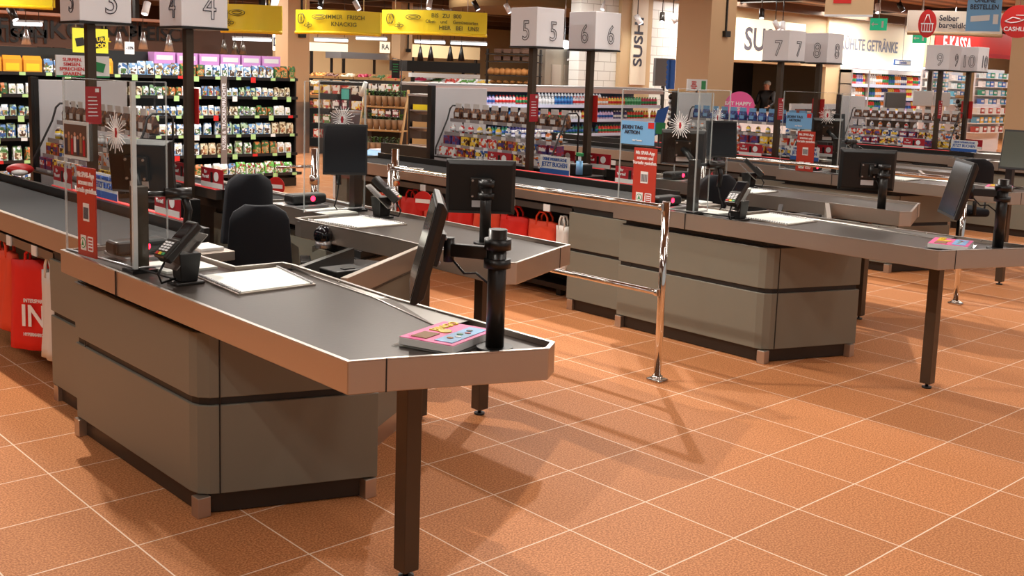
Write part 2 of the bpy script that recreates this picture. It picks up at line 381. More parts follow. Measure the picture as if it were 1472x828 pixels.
def counter(k, mir, label, dy):
    def T(x, y): return ((MX - x, y + MY) if mir else (x, y))
    def T2(x, y):
        q = T(x, y); return (q[0] + PITCH * k, q[1] + dy)
    def TP(P): return [T2(*p) for p in P]
    o2 = T2(.6, 0)
    t = thing('checkout_counter', (o2[0], o2[1], 0), label, 'checkout counter', 'checkout counters')
    top = TP(TOP)
    m = MB(); m.ring(top, inset(top, .012), ZB, ZT - .002); m.prism(inset(top, .011), ZB, ZB + .01)
    m.build('apron', STEEL, t, .003, 1)
    m = MB(); m.ring(inset(top, -.001), inset(top, .014), ZT - .003, ZT); rim = m.build('rim', RIMS, t)
    # seams of the apron plates
    for (x, y) in ((.338, -1.058), (.231, .72)):
        p = T2(x, y); m = MB(); m.box(p[0] - .002, p[0] + .002, p[1] - .002, p[1] + .002, ZB, ZT); m.build('seam', DARKW, t)
    fold = [(.934, .50), (.90, .22), (.868, -.24), (.765, -.78)]
    dk = [(.25, 1.35), (.235, -1.01), (.338, -1.046), (.832, -1.25), (.897, -1.205), (.888, -.80), (.765, -.78), (.868, -.24), (.90, .22), (.924, .50), (.91, .533), (.688, .55), (.688, 1.35)]
    MB().prism(TP(dk), ZB + .03, ZT - .02).build('deck', DECK, t)
    sp = [(.765, -.78), (.868, -.24), (.90, .22), (.924, .50), (.924, .455), (.878, -.348), (.888, -.80)]
    m = MB(); n = 4
    A = [T2(*sp[i]) for i in range(4)]; B = [T2(*p) for p in ((.888, -.80), (.878, -.348), (.913, .2), (.925, .49))]
    for i in range(3):
        m.quad((*A[i], ZT - .019), (*A[i + 1], ZT - .019), (*B[i + 1], ZT - .006), (*B[i], ZT - .006))
    m.build('side_plate', SIDEP, t)
    m = MB(); m.tube([(*T2(*p), ZT - .018) for p in fold], .003, 6); m.build('fold_edge', RIMS, t)
    for (x, y) in ((.893, -.95), (.884, -.62), (.882, -.3), (.90, .05)):
        p = T2(x, y); m = MB(); m.cyl((*p, ZT - .012), (*p, ZT - .003), .006, n=8); m.build('screw', CHROME, t)
    # base
    base = TP(BASE)
    MB().prism(inset(base, .012), .446, .74).build('body_core', DARKW, t)
    MB().prism(base, .087, .446).build('lower_panel', PANEL, t, .004)
    MB().prism(base, .476, .735).build('upper_panel', PANEL, t, .004)
    MB().prism(inset(base, .03), .735, ZB).build('shadow_gap', DARKW, t)
    MB().prism(inset(base, .022), .004, .087).build('plinth', PLINTH, t, .002)
    for (x, y) in ((.298, 1.30), (.302, .10), (.925, -.135)):
        p = T2(x, y); m = MB(); m.box(p[0] - .028, p[0] + .028, p[1] - .028, p[1] + .028, 0, .083)
        m.build('corner_guard', STEEL, t, .003)
    for (x, y) in ((.363, .062), (.288, 1.22)):
        p = T2(x, y); m = MB()
        m.box(p[0] - .0015, p[0] + .0015, p[1] - .0035, p[1] + .0035, .09, .735); m.build('panel_joint', DARKW, t)
    # leg under the front overhang
    p = T2(.615 if (k == 0 and not mir) else .644, -.815); m = MB(); m.box(p[0] - .032, p[0] + .032, p[1] - .032, p[1] + .032, .03, ZB)
    lg = m.build('leg', LEGM, t, .003)
    m = MB(); m.cyl((*p, .0), (*p, .01), .028); m.cyl((*p, .01), (*p, .031), .009); m.build('levelling_foot', BLACK, lg)
    # roller pads
    pad = TP([(.47, .10), (.80, .105), (.865, .49), (.50, .495)])
    MB().prism(pad, ZT - .02, ZT - .010).build('ribbed_pad', PADM, t)
    m = MB(); m.ring(inset(pad, -.014), inset(pad, .0), ZT - .02, ZT - .013); m.build('pad_frame', STEEL, t)
    m = MB(); m_b = MB()
    for i in range(22):
        f_ = i / 21; a = Vector((.47 + .03 * f_, .10 + .395 * f_)); b = Vector((.80 + .065 * f_, .105 + .385 * f_))
        for q, mm_ in ((a, m), (b, m_b)): p = T2(*q); mm_.cyl((*p, ZT - .02), (*p, ZT - .004), .006, n=6)
    m.build('pad_studs', ALU, t); m_b.build('pad_studs', ALU, t)
    pad = TP([(.42, .64), (.655, .64), (.655, .90), (.42, .90)])
    MB().prism(pad, ZT - .02, ZT - .010).build('ribbed_pad', PADM, t)
    # scanner window plates
    pad = TP([(.40, 1.0), (.66, 1.0), (.66, 1.26), (.40, 1.26)])
    MB().prism(pad, ZT - .02, ZT - .006).build('scanner_plate', ALU, t)
    pad = TP([(.45, 1.05), (.61, 1.05), (.61, 1.21), (.45, 1.21)])
    MB().prism(pad, ZT - .007, ZT - .004).build('scanner_window', SCREEN, t)
    # belt section
    yb = 5.2; bi = .76 if mir else .96
    R = lambda a, b, c, d: TP([(a, c), (b, c), (b, d), (a, d)])
    MB().prism(R(.405, bi, 1.365, yb), .80, .872).build('belt_bed', BLACKS, t)
    MB().prism(R(.43, bi - .03, 1.42, yb - .05), .872, .880).build('conveyor_belt', BELT, t)
    MB().prism(R(.385, .405, 1.365, yb), .792, .90).build('belt_apron', STEEL, t, .002, 1)
    MB().prism(R(.405, .425, 1.365, yb), .872, .893).build('belt_edge', RIMS, t)
    MB().prism(R(bi - .005, bi + .025, 1.365, yb), .792, .93).build('belt_side', BLACKS, t)
    MB().prism(R(bi + .025, bi + .07, 1.70, 3.62), .86, .925).build('divider', SIDEP, t)
    MB().prism(R(bi + .032, bi + .062, 1.72, 3.60), .925, .934).build('led_ledge', LEDR, t)
    MB().prism(R(.385, bi, yb, yb + .02), .79, .90).build('belt_end_plate', STEEL, t)
    MB().prism(R(.40, .43, 1.9, yb), .725, .772).build('price_rail', SIDEP, t)
    for yy in (2.15, 2.55, 3.1, 3.7):
        MB().prism(R(.393, .40, yy, yy + .07), .72, .775).build('price_tag', WHITE, t)
    # base under the belt
    MB().prism(R(.385, bi - .03, 1.33, 1.93), .475, .745).build('upper_panel', PANEL, t, .003)
    MB().prism(R(.385, bi - .03, 1.33, 1.93), .087, .45).build('lower_panel', PANEL, t, .003)
    MB().prism(R(.40, bi - .05, 1.33, 1.92), .45, .475).build('shadow_gap', DARKW, t)
    MB().prism(R(.40, bi - .05, 1.33, 1.92), .745, .80).build('shadow_gap', DARKW, t)
    MB().prism(R(.41, bi - .06, 1.34, 1.91), .004, .087).build('plinth', PLINTH, t)
    p = T2(.415, 1.895); m = MB(); m.box(p[0] - .028, p[0] + .028, p[1] - .028, p[1] + .028, 0, .083); m.build('corner_guard', STEEL, t, .003)
    MB().prism(R(bi - .10, bi - .06, 1.95, 5.0), .05, .80).build('rear_panel', DARKW, t)
    MB().prism(R(bi - .30, bi - .03, 1.95, 5.0), .06, .10).build('bottom_shelf', BLACKS, t)
    MB().prism(R(.42, bi - .03, 4.95, 5.15), .0, .80).build('end_panel', PANEL, t)
    for yy in (2.3, 4.6):
        MB().prism(R(bi - .26, bi - .21, yy, yy + .05), .0, .06).build('shelf_foot', BLACK, t)
    return t, T2
LANES = {}
sideN = ['left', 'right']
lab = {(0, 0): 'steel and greige checkout counter nearest the camera, closest to the left edge',
       (0, 1): 'checkout counter of lane four behind the nearest one, its steel tip by the back-turned monitor',
       (1, 0): 'long greige checkout counter of lane five behind the chrome railing post',
       (1, 1): 'checkout counter of lane six with its black monitor turned away, behind the lane five counter',
       (2, 0): 'checkout counter of lane seven with a flyer on its steel tip at the right edge',
       (2, 1): 'checkout counter of lane eight mostly hidden behind the lane seven counter',
       (3, 0): 'farthest visible checkout counter of lane nine under its number cube',
       (3, 1): 'last checkout counter of lane ten at the far right edge'}
DYK = [0, 0, 1.2, 1.2]
for k in range(4):
    for mir in (0, 1):
        LANES[(k, mir)] = counter(k, mir, lab[(k, mir)], DYK[k])[1]

LN = {0: ('three', 'four'), 1: ('five', 'six'), 2: ('seven', 'eight'), 3: ('nine', 'ten')}
NUM = {'three': '3', 'four': '4', 'five': '5', 'six': '6', 'seven': '7', 'eight': '8', 'nine': '9', 'ten': '10'}
# enclosure wall between the two counters of each pair
for k in range(3):
    ox, oy = PITCH * k, DYK[k]
    A = Vector((.95 + ox, .07 + oy)); B = Vector((1.735 + ox, .56 + oy)); d = (B - A).normalized(); nn = Vector((-d.y, d.x))
    t = thing('cashier_gate', ((A.x + B.x) / 2, (A.y + B.y) / 2, 0), 'low slanted steel-topped front wall closing the cashier box between lanes %s and %s' % LN[k], 'counter gate')
    P = lambda a, b, s0, s1: [tuple(A + d * a + nn * s0), tuple(A + d * b + nn * s0), tuple(A + d * b + nn * s1), tuple(A + d * a + nn * s1)]
    L = (B - A).length
    MB().prism(P(0, L, 0, .03), ZB, ZT).build('top_rail', STEEL, t, .002, 1)
    MB().prism(P(0, L, .0, .36), ZB, ZB + .012).build('tray', BLACKS, t)
    MB().prism(P(.1, L - .1, .33, .36), ZB - .2, ZT - .02).build('tray_rear', BLACKS, t)
    MB().prism(P(.1, L - .08, .02, .05), .10, ZB).build('panel', PANEL, t, .002)
    MB().prism(P(.1, L - .08, .03, .06), .0, .10).build('kick_plate', STEEL, t)
    p = A + d * (L - .03) - nn * .0
    m = MB(); m.box(p.x - .03, p.x + .03, p.y - .04, p.y + .02, .02, ZB); m.build('leg', LEGM, t)
    m = MB(); m.cyl((p.x, p.y - .01, 0), (p.x, p.y - .01, .02), .02); m.build('levelling_foot', BLACK, t)
    q = A + d * .32 + nn * .16
    t2 = thing('receipt_box', (q.x, q.y, ZB + .012), 'small black box lying in the tray of the cashier box between lanes %s and %s' % LN[k], 'box')
    MB().box(q.x - .085, q.x + .085, q.y - .07, q.y + .07, ZB + .012, ZB + .085).build('body', BLACK, t2, .006)
    MB().box(q.x - .03, q.x + .03, q.y - .05, q.y - .02, ZB + .085, ZB + .089).build('slot', BLACKS, t2)
    # round hand rest knob on the inner edge of the mirrored counter
    kx, ky = 1.70 + ox, 1.42 + oy
    t3 = thing('round_device', (kx, ky, .80), 'glossy black round device fixed inside the cashier box of lane %s' % LN[k][1], 'device')
    MB().sph((kx, ky, .83), .055).build('dome', SCREEN, t3)
    MB().cyl((kx, ky, .76), (kx, ky, .80), .045).build('holder', ALU, t3)

# ------------------------------------------------------------------ monitors
def monitor(center, normal, tilt, wd, ht, th, name, label, cat, parent_post=None, arm=None, screen=SCREEN, logo=False):
    c = Vector(center); nrm = Vector(normal).normalized(); r = Vector((-nrm.y, nrm.x, 0)).normalized()   # r: right as seen from the screen side... 
    q = Matrix.Rotation(tilt, 3, r); nrm = q @ Vector((nrm.x, nrm.y, 0)).normalized(); u = nrm.cross(r) * 1.0
    if u.z < 0: u = -u
    t = thing(name, tuple(c), label, cat)
    m = MB()
    # back shell: bevelled frustum
    F = lambda w_, h_, d_: [c + r * (sx * w_ / 2) + u * (sy * h_ / 2) + nrm * d_ for sx, sy in ((-1, -1), (1, -1), (1, 1), (-1, 1))]
    rings = [F(wd, ht, th * .5), F(wd, ht, th * .05), F(wd * .9, ht * .86, -th * .5)]
    vs = [v for R_ in rings for v in R_]; fs = [(0, 1, 2, 3), (11, 10, 9, 8)]
    for i in range(2):
        for j in range(4): fs.append((i * 4 + j, i * 4 + (j + 1) % 4, (i + 1) * 4 + (j + 1) % 4, (i + 1) * 4 + j))
    m.add(vs, fs); m.build('shell', BLACK, t, .003)
    m = MB(); m.obox(c + nrm * (th * .5 + .001), r * (wd * .46), u * (ht * .45), nrm * .0015); m.build('screen', screen, t)
    m = MB(); m.obox(c - nrm * (th * .5 + .012), r * .055, u * .055, nrm * .012); m.build('vesa_plate', BLACKS, t, .004)
    m = MB()
    for sx in (-1, 1):
        for sy in (-1, 1): p = c + r * .042 * sx + u * .042 * sy - nrm * (th * .5 + .024); m.cyl(p, p - nrm * .006, .006, n=8)
    m.build('screws', ALU, t)
    m = MB(); m.obox(c - u * (ht * .30) - nrm * (th * .5 + .001), r * .045, u * .018, nrm * .002); m.build('rating_label', WGREY, t)
    return t, c - nrm * (th * .5 + .03), nrm, r, u
def post_arm(pos, ztop, mount, label, r=.03, low=False, clampz=None):
    x, y, z = pos
    t = thing('monitor_stand', pos, label, 'monitor stand')
    m = MB(); m.cyl((x, y, z), (x, y, ztop), r, n=24); m.build('post', BLACKS, t)
    m = MB(); m.cyl((x, y, z), (x, y, z + .012), .06, n=28); m.build('base_plate', BLACK, t)
    mz = mount.z; p = Vector((x, y, mz)); d = (mount - p); d.z = 0
    m = MB(); m.cyl((x, y, mz - .045), (x, y, mz - .015), r + .014, n=20); m.cyl((x, y, mz + .015), (x, y, mz + .05), r + .014, n=20); m.build('clamp', BLACK, t)
    a0 = p + d.normalized() * (r); a1 = Vector((mount.x, mount.y, mz)) - d.normalized() * .02
    side = Vector((-d.y, d.x, 0)).normalized()
    m = MB(); mid = (a0 + a1) / 2; m.obox(mid, (a1 - a0) / 2, side * .014, Vector((0, 0, .022))); m.build('arm', BLACKS, t, .004)
    m = MB(); m.cyl(a1 - Vector((0, 0, .04)), a1 + Vector((0, 0, .04)), .018); m.build('hinge', BLACK, t)
    m = MB(); m.tube([a1 - Vector((0, 0, .02)), a1 * .6 + a0 * .4 - Vector((0, 0, .075)), a0 * .7 + a1 * .3 - Vector((0, 0, .07)), a0 - Vector((0, 0, .10)), Vector((x, y, mz - .2)) - side * (r + .004) , Vector((x, y, mz - .26)) - side * (r + .003)], .004)
    m.build('cable', CABM, t)
    return t
LNX = {(0, 0): 'lane three', (0, 1): 'lane four', (1, 0): 'lane five', (1, 1): 'lane six', (2, 0): 'lane seven', (2, 1): 'lane eight', (3, 0): 'lane nine', (3, 1): 'lane ten'}
LBL = {(0, 0): 'black monitor seen edge-on over the nearest counter tip beside the flyer',
       (0, 1): 'black monitor turned back-side to the camera in mid picture, on the lane four counter',
       (1, 0): 'black monitor with tilted screen on a post over the lane five counter tip, right side',
       (1, 1): 'black monitor turned back-side to the camera on the lane six counter',
       (2, 0): 'tall black monitor with pale reflection at the right edge, lane seven'}
for k in range(2):
    ox, oy = PITCH * k, DYK[k]
    P0 = (.729 + ox, -1.115 + oy, ZT - .02)
    c = Vector((.60 + ox, -.92 + oy, 1.195))
    nv = Vector((-.80, .60, 0)) if k == 0 else Vector((-.62, .78, 0))
    t, mt, nrm, r_, u_ = monitor(c, nv, math.radians(-14), .40, .33, .04, 'customer_monitor', LBL[(k, 0)], 'monitor')
    post_arm(P0, 1.263, mt, 'black round monitor post with arm on the %s counter tip' % LNX[(k, 0)])
    P1 = (2.139, .551, ZT - .02) if k == 0 else (5.62, .19, .80)
    if k == 0:
        t, mt, nrm, r_, u_ = monitor((2.185, .65, 1.155), (.66, .75, 0), math.radians(-4), .37, .29, .045, 'customer_monitor', LBL[(0, 1)], 'monitor')
        post_arm(P1, 1.207, Vector((mt.x, mt.y, 1.15)), 'black round monitor post with arm on the lane four counter tip')
    else:
        P1 = (5.625, .19, ZT - .02)
        t, mt, nrm, r_, u_ = monitor((5.63, .325, 1.15), (.76, .66, 0), math.radians(-4), .40, .30, .045, 'customer_monitor', LBL[(1, 1)], 'monitor')
        post_arm(P1, 1.19, Vector((mt.x, mt.y, 1.15)), 'black round monitor post with arm on the lane six counter tip')
# flyers
def flyer(p, rot, label):
    t = thing('flyer_holder', p, label, 'flyer')
    c, s = math.cos(rot), math.sin(rot); a = Vector((c, s, 0)); b = Vector((-s, c, 0)); p = Vector(p)
    m = MB(); m.obox(p + Vector((0, 0, .003)), a * .155, b * .12, Z1 * .003); m.build('clear_tray', GLASS, t)
    m = MB(); m.obox(p + Vector((0, 0, .018)), a * .135, b * .105, Z1 * .012); m.build('flyer_stack', WHITE, t, .002)
    z = Vector((0, 0, .031))
    m = MB(); m.obox(p + z, a * .134, b * .104, Z1 * .001); m.build('cover', PINK, t)
    m = MB(); m.obox(p + z * 1.06 - a * .0 - b * .05, a * .11, b * .035, Z1 * .001); m.build('cover_photo', LBLUE, t)
    m = MB(); m.obox(p + z * 1.07 - a * .07 + b * .045, a * .04, b * .03, Z1 * .001); m.build('cover_picture', TERRA, t)
    m = MB(); m.cyl(p + z * 1.04 + a * .01 + b * .02, p + z * 1.04 + a * .01 + b * .02 + Z1 * .003, .022); m.build('price_burst', YEL, t)
    for i in range(5):
        q = p + z * 1.12 + a * (-.06 + .03 * i) - b * (.045 + .012 * (i % 2)); m = MB(); m.sph(q, .012, (1, 1, .1), 8, 5); m.build('picture_item', [BREAD, WHITE, GREEN, REDD, BROWNW][i], t)
    text('lettering', 'BINGO', .05, p + z * 1.09 + a * .065 + b * .055, a, b, YEL, t, sx=.9)
    return t
flyer((.665, -.955, ZT - .02), math.radians(18), 'glossy pink flyer stack in a clear tray on the nearest counter tip')
flyer((.665 + PITCH - .12, -.93, ZT - .02), math.radians(18), 'pink flyer stack in a clear tray on the lane five counter tip')
flyer((.60 + PITCH * 2, -.75 + 1.2, ZT - .02), math.radians(18), 'pink flyer stack at the right edge on the lane seven counter tip')

# ------------------------------------------------------------------ plexiglass screens with signs
def app_sign(p, r, hh, wd, label, big=True):
    p = Vector(p); r = Vector(r).normalized(); n_ = r.cross(Z1)
    t = thing('app_sign', tuple(p), label, 'sign')
    m = MB(); m.obox(p + Z1 * (hh / 2), r * (wd / 2), n_ * .003, Z1 * (hh / 2)); m.build('board', ORR if big else REDD, t)
    q = p + n_ * .004
    text('lettering', 'Mit SPAR-App\nscannen und\nVorteile genießen.', hh * .085, q + Z1 * hh * .83, r, Z1, WTXT, t, sx=.8)
    m = MB(); m.obox(q + Z1 * hh * .50, r * wd * .16, n_ * .001, Z1 * hh * .10); m.build('phone_icon', WHITE, t)
    m = MB()
    for i in range(7): m.obox(q + n_ * .0015 + r * wd * (-.12 + .04 * i) + Z1 * hh * .49, r * wd * .010, n_ * .0006, Z1 * hh * .065)
    m.build('barcode', BTXT, t)
    m = MB(); m.obox(q + Z1 * hh * .15 - r * wd * .18, r * wd * .15, n_ * .001, Z1 * hh * .085); m.build('logo_tile', WHITE, t, .003)
    m = MB(); c = q + Z1 * hh * .15 - r * wd * .18 + n_ * .002
    m.cyl(c - n_ * .0005, c + n_ * .0008, hh * .06, n=24); m.build('logo_ring', GREEN, t)
    m = MB(); c = c + n_ * .0012
    m.cyl(c - n_ * .0005, c + n_ * .0005, hh * .05, n=24); m.build('logo_field', WHITE, t)
    c = c + n_ * .0006
    m = MB(); m.add([c - r * hh * .028 - Z1 * hh * .03, c + r * hh * .028 - Z1 * hh * .03, c + Z1 * hh * .045], [(0, 1, 2)]); m.build('logo_tree', GREEN, t)
    m = MB(); c = q + Z1 * hh * .15 + r * wd * .2
    for s_ in (-1, 1): m.obox(c + r * wd * .13 * s_, r * wd * .012, n_ * .001, Z1 * hh * .075); m.obox(c + Z1 * hh * .075 * s_, r * wd * .13, n_ * .001, Z1 * hh * .007)
    for i in range(3): m.obox(c + Z1 * hh * (.035 - .035 * i), r * wd * .09, n_ * .001, Z1 * hh * .008)
    m.build('logo_badge', WTXT, t)
    return t
def screen_panel(k, mir):
    T2 = LANES[(k, mir)]
    a = Vector((*T2(.262, 1.34), ZT)); b = Vector((*T2(.318, .72), ZT)); c = Vector((*T2(.46 if not mir else .76, .715), ZT)); H = .79
    t = thing('protective_screen', tuple(b), 'clear acrylic protective screen with a white starburst decal on the %s counter' % LNX[(k, mir)], 'protective screen')
    def pane(p, q, nm):
        d = (q - p); s_ = Vector((-d.y, d.x, 0)).normalized()
        m = MB(); m.obox((p + q) / 2 + Z1 * (H / 2), d / 2, s_ * .003, Z1 * (H / 2)); return m.build(nm, GLASS, t)
    pane(a, b, 'front_pane'); pane(b, c, 'side_pane')
    for p, w_ in ((a, .004), (b, .009 if (k, mir) == (0, 0) else .0045), (c, .003)):
        m = MB(); m.box(p.x - w_, p.x + w_, p.y - w_, p.y + w_, ZT, ZT + H); m.build('pane_edge', GEDGE if w_ > .008 else GEDGT, t)
    m = MB(); m.tube([a + Z1 * H, b + Z1 * H, c + Z1 * H], .002, 6); m.build('top_edge', GEDGT, t)
    m = MB(); m.tube([a + Z1 * .003, b + Z1 * .003, c + Z1 * .003], .006, 6); m.build('foot_rail', ALU, t)
    # starburst decal
    d = (b - a).normalized(); s_ = Vector((-d.y, d.x, 0)).normalized()
    if s_.x > 0 and not mir: s_ = -s_
    ctr = a.lerp(b, .78) + Z1 * .57 + s_ * .005
    if mir: d = (c - b).normalized(); s_ = Vector((d.y, -d.x, 0)); s_ = s_ if s_.y < 0 else -s_; ctr = b.lerp(c, .40) + Z1 * .56 + s_ * .005
    m = MB()
    for i in range(26):
        an = 2 * PI * i / 26; rr = .055 + .03 * ((i * 7) % 5) / 4; u_ = d * math.cos(an) + Z1 * math.sin(an); v_ = d * -math.sin(an) + Z1 * math.cos(an)
        m.obox(ctr + u_ * (.012 + rr / 2), u_ * rr / 2, v_ * .0018, s_ * .0008)
    m.build('starburst_decal', WTXT, t)
    m = MB(); m.obox(ctr, d * .008, Z1 * .02, s_ * .001); m.build('decal_centre', REDD, t)
    return a, b, d, s_
for k in range(3):
    for mir in (0, 1):
        if (k, mir) == (2, 1): continue
        a, b, d, s_ = screen_panel(k, mir)
        if mir == 0:
            off = s_ * .012
            rd = d if True else -d
            if k == 0:
                p = a.lerp(b, .36) + off
                app_sign(p, rd, .40, .17, 'red app sign with white lettering standing at the %s acrylic screen' % LNX[(k, 0)])
                p = a.lerp(b, .22) + off + Z1 * .43
                t = thing('photo_frame', tuple(p), 'clear framed group photo hanging on the acrylic screen of lane three', 'photo frame')
                m = MB(); m.obox(p + Z1 * .085, rd * .115, s_ * .003, Z1 * .085); m.build('frame', GEDGE, t)
                m = MB(); m.obox(p + Z1 * .085 + s_ * .004, rd * .105, s_ * .001, Z1 * .07); m.build('photo', BROWNW, t)
                for i in range(7):
                    m = MB(); q = p + Z1 * (.075 + .012 * (i % 2)) + s_ * .0055 + rd * (-.085 + .028 * i)
                    m.obox(q - Z1 * .02, rd * .010, s_ * .0008, Z1 * .035); m.build('pictured_figure', [BTXT, TERRA, REDD, WGREY][i % 4], t)
                    m = MB(); m.cyl(q + Z1 * .025, q + Z1 * .025 + s_ * .001, .009, n=10); m.build('pictured_face', SKIN, t)
            else:
                p = a.lerp(b, .36 if k == 1 else .45) + off
                app_sign(p, rd, .40, .19, 'red app sign with white lettering standing at the %s acrylic screen' % LNX[(k, 0)])
                p = a.lerp(b, .24 if k == 1 else .3) + off + Z1 * .42
                t = thing('price_poster', tuple(p), 'light blue poster with small print on the acrylic screen of %s' % LNX[(k, 0)], 'poster')
                m = MB(); m.obox(p + Z1 * .08, rd * .14, s_ * .002, Z1 * .08); m.build('board', LBLUE, t)
                m = MB(); m.obox(p + Z1 * .135 + s_ * .003 + rd * .11, rd * .024, s_ * .001, Z1 * .02); m.build('logo_block', RED, t)
                text('lettering', 'JEDEN TAG\nAKTION', .034, p + Z1 * .10 + s_ * .004 - rd * .045, rd, Z1, BTXT, t)
                text('lettering', 'nur heute', .02, p + Z1 * .03 + s_ * .004, rd, Z1, WTXT, t)

# ------------------------------------------------------------------ cashier equipment
def box_on(m, p, r, u, n_, a, b, c): m.obox(p, r * a, u * b, n_ * c)
def pos_station(k, mir):
    T2 = LANES[(k, mir)]; ln = LNX[(k, mir)]
    px, py = T2(.355, .76)
    sx = -1 if mir else 1
    t = thing('till_post', (px, py, ZT), 'thick dark square post carrying the till screen on the %s counter' % ln, 'till post')
    m = MB(); m.box(px - .030, px + .030, py - .030, py + .030, ZT - .02, 1.235); m.build('post', LEGM if k == 0 and not mir else BLACKS, t, .004)
    m = MB(); m.box(px - .055, px + .055, py - .055, py + .055, ZT - .02, ZT - .008); m.build('base_plate', BLACK, t)
    # till screen facing the cashier (+x for the unmirrored counter)
    cc = Vector((*T2(.44, .93), 1.30)); nv = Vector((.8 * sx, .6, 0)) if not mir else Vector((-.55, -.83, 0))
    if mir: cc = Vector((*T2(.50, .62), 1.285)) if False else Vector((px - .15, py - .10, 1.265))
    mt, q, nrm, r_, u_ = monitor(cc, nv, math.radians(-8), .30 if not mir else .27, .24 if not mir else .31, .05, 'till_screen', ('black till screen turned away from the camera on the %s post' if not mir else 'black till touchscreen facing the camera on the %s post') % ln, 'till screen')
    m = MB(); m.tube([q, (q + Vector((px, py, 1.22))) / 2, Vector((px, py, 1.2))], .02); m.build('bracket', BLACK, mt)
    # hand scanner in holder
    hx, hy = T2(.50, .70)
    t2 = thing('hand_scanner', (hx, hy, 1.14), 'black hand scanner hanging in its holder beside the %s till post' % ln, 'hand scanner')
    a = Vector((hx, hy, 1.20)); rgt = Vector((sx * .9, -.4, 0)).normalized()
    m = MB(); m.tube([a - rgt * .05, a, a + rgt * .06 + Z1 * .002], .026, 10); m.build('head', BLACKS, t2)
    m = MB(); m.tube([a + rgt * .03 - Z1 * .01, a + rgt * .045 - Z1 * .07, a + rgt * .035 - Z1 * .15], .017, 10); m.build('grip', BLACK, t2)
    m = MB(); m.tube([a - rgt * .05, Vector((px, py, 1.20))], .012); m.build('holder', BLACKS, t2)
    m = MB(); m.tube([a + rgt * .035 - Z1 * .15, a + rgt * .05 - Z1 * .22, a + rgt * .08 - Z1 * .28, a + rgt * .05 - Z1 * (.20 + .105)], .004); m.build('cable', CABM, t2)
    # payment terminal on its stand
    ex, ey = T2(.40, .42); b = Vector((ex, ey, ZT - .02)); st = 1.25
    cr_ = Vector((sx * .72, -.69, 0)) if not mir else Vector((.72, .69, 0)) * 1.0
    t3 = thing('card_terminal', tuple(b), 'black card payment terminal with coloured keys on a stand, %s counter' % ln, 'card terminal')
    m = MB(); m.box(b.x - .06, b.x + .06, b.y - .05, b.y + .05, b.z, b.z + .012); m.build('stand_base', BLACKS, t3, .003)
    m = MB(); m.add([(b.x + i * w_, b.y + j * w_, z) for z, w_ in ((b.z + .012, .036), (b.z + .13, .048)) for i, j in ((-1, -1), (1, -1), (1, 1), (-1, 1))],
                    [(3, 2, 1, 0), (4, 5, 6, 7), (0, 1, 5, 4), (1, 2, 6, 5), (2, 3, 7, 6), (3, 0, 4, 7)]); m.build('stand', BLACK, t3, .004)
    fwd = Vector((-.97, -.10, 0)).normalized() if not mir else Vector((.60, -.80, 0))        # towards the customer
    rr = Vector((-fwd.y, fwd.x, 0)); upv = (fwd * -.74 + Z1 * .67).normalized(); nn = (fwd * .67 + Z1 * .74).normalized()
    c = b + Z1 * .165 + fwd * .02
    m = MB(); m.obox(c - nn * .045 - rr * .015, rr * .052, upv * .10, nn * .003); m.build('back_plate', SIDEP, t3, .003)
    m = MB(); m.obox(c + nn * .012, rr * .040, upv * .10, nn * .020); m.build('housing', BLACKS, t3, .008)
    m = MB(); m.obox(c + nn * .031 - upv * .055, rr * .041, upv * .048, nn * .010); m.build('keypad_block', BLACKS, t3, .006)
    m = MB(); m.obox(c + nn * .031 + upv * .045, rr * .032, upv * .040, nn * .0012); m.build('display', SCREEN, t3)
    for i, mm in enumerate((RED, YEL, GREEN)):
        m = MB(); m.obox(c + nn * .042 - upv * .088 + rr * (-.022 + .022 * i), rr * .009, upv * .006, nn * .002); m.build('key', mm, t3)
    m = MB()
    for i in range(3):
        for j in range(4): m.obox(c + nn * .042 - upv * (.030 + .013 * j) + rr * (-.022 + .022 * i), rr * .008, upv * .004, nn * .0012)
    m.build('number_keys', WGREY, t3)
    m = MB(); m.tube([c - upv * .10, c - upv * .14 - Z1 * .02, c - upv * .12 - Z1 * .07, Vector((c.x, c.y, ZT + .004)) + fwd * .03, Vector((px, py, ZT)) + fwd * .03 + Vector((0, -.06, .004))], .005); m.build('cable', CABM, t3)
for (k, mir) in LANES:
    if k < 3: pos_station(k, mir)
# laser scanners lying at the far end of the scan area
for (k, mir) in ((0, 1), (1, 0), (2, 0), (0, 0), (1, 1)):
    T2 = LANES[(k, mir)]; x, y = T2(.50, 1.12); z = ZT - .003
    t = thing('counter_scanner', (x, y, z), 'low black bar code scanner with red light on the %s counter' % LNX[(k, mir)], 'scanner')
    MB().box(x - .13, x + .13, y - .06, y + .06, z, z + .065).build('housing', BLACK, t, .02, 3)
    MB().cyl((x + .02, y - .0615, z + .035), (x + .02, y - .058, z + .035), .017).build('laser_window', LASER, t)
cR = at(1462, 216, D=9.6)
mt_, q_, n_, r_, u_ = monitor(cR, (-.97, -.1, 0), math.radians(-14), .25, .36, .05, 'till_screen', 'tilted till touchscreen with pale reflection, cut off by the right edge', 'till screen', screen=mat('screen_reflection', (84, 88, 80), .15))  # the screen's grey base colour paints in a pale reflection
tp = thing('till_post', (cR.x + .14, cR.y + .1, .86), 'black post behind the tilted touchscreen at the right edge', 'till post')
MB().box(cR.x + .11, cR.x + .17, cR.y + .07, cR.y + .13, .86, 1.36).build('post', BLACKS, tp)
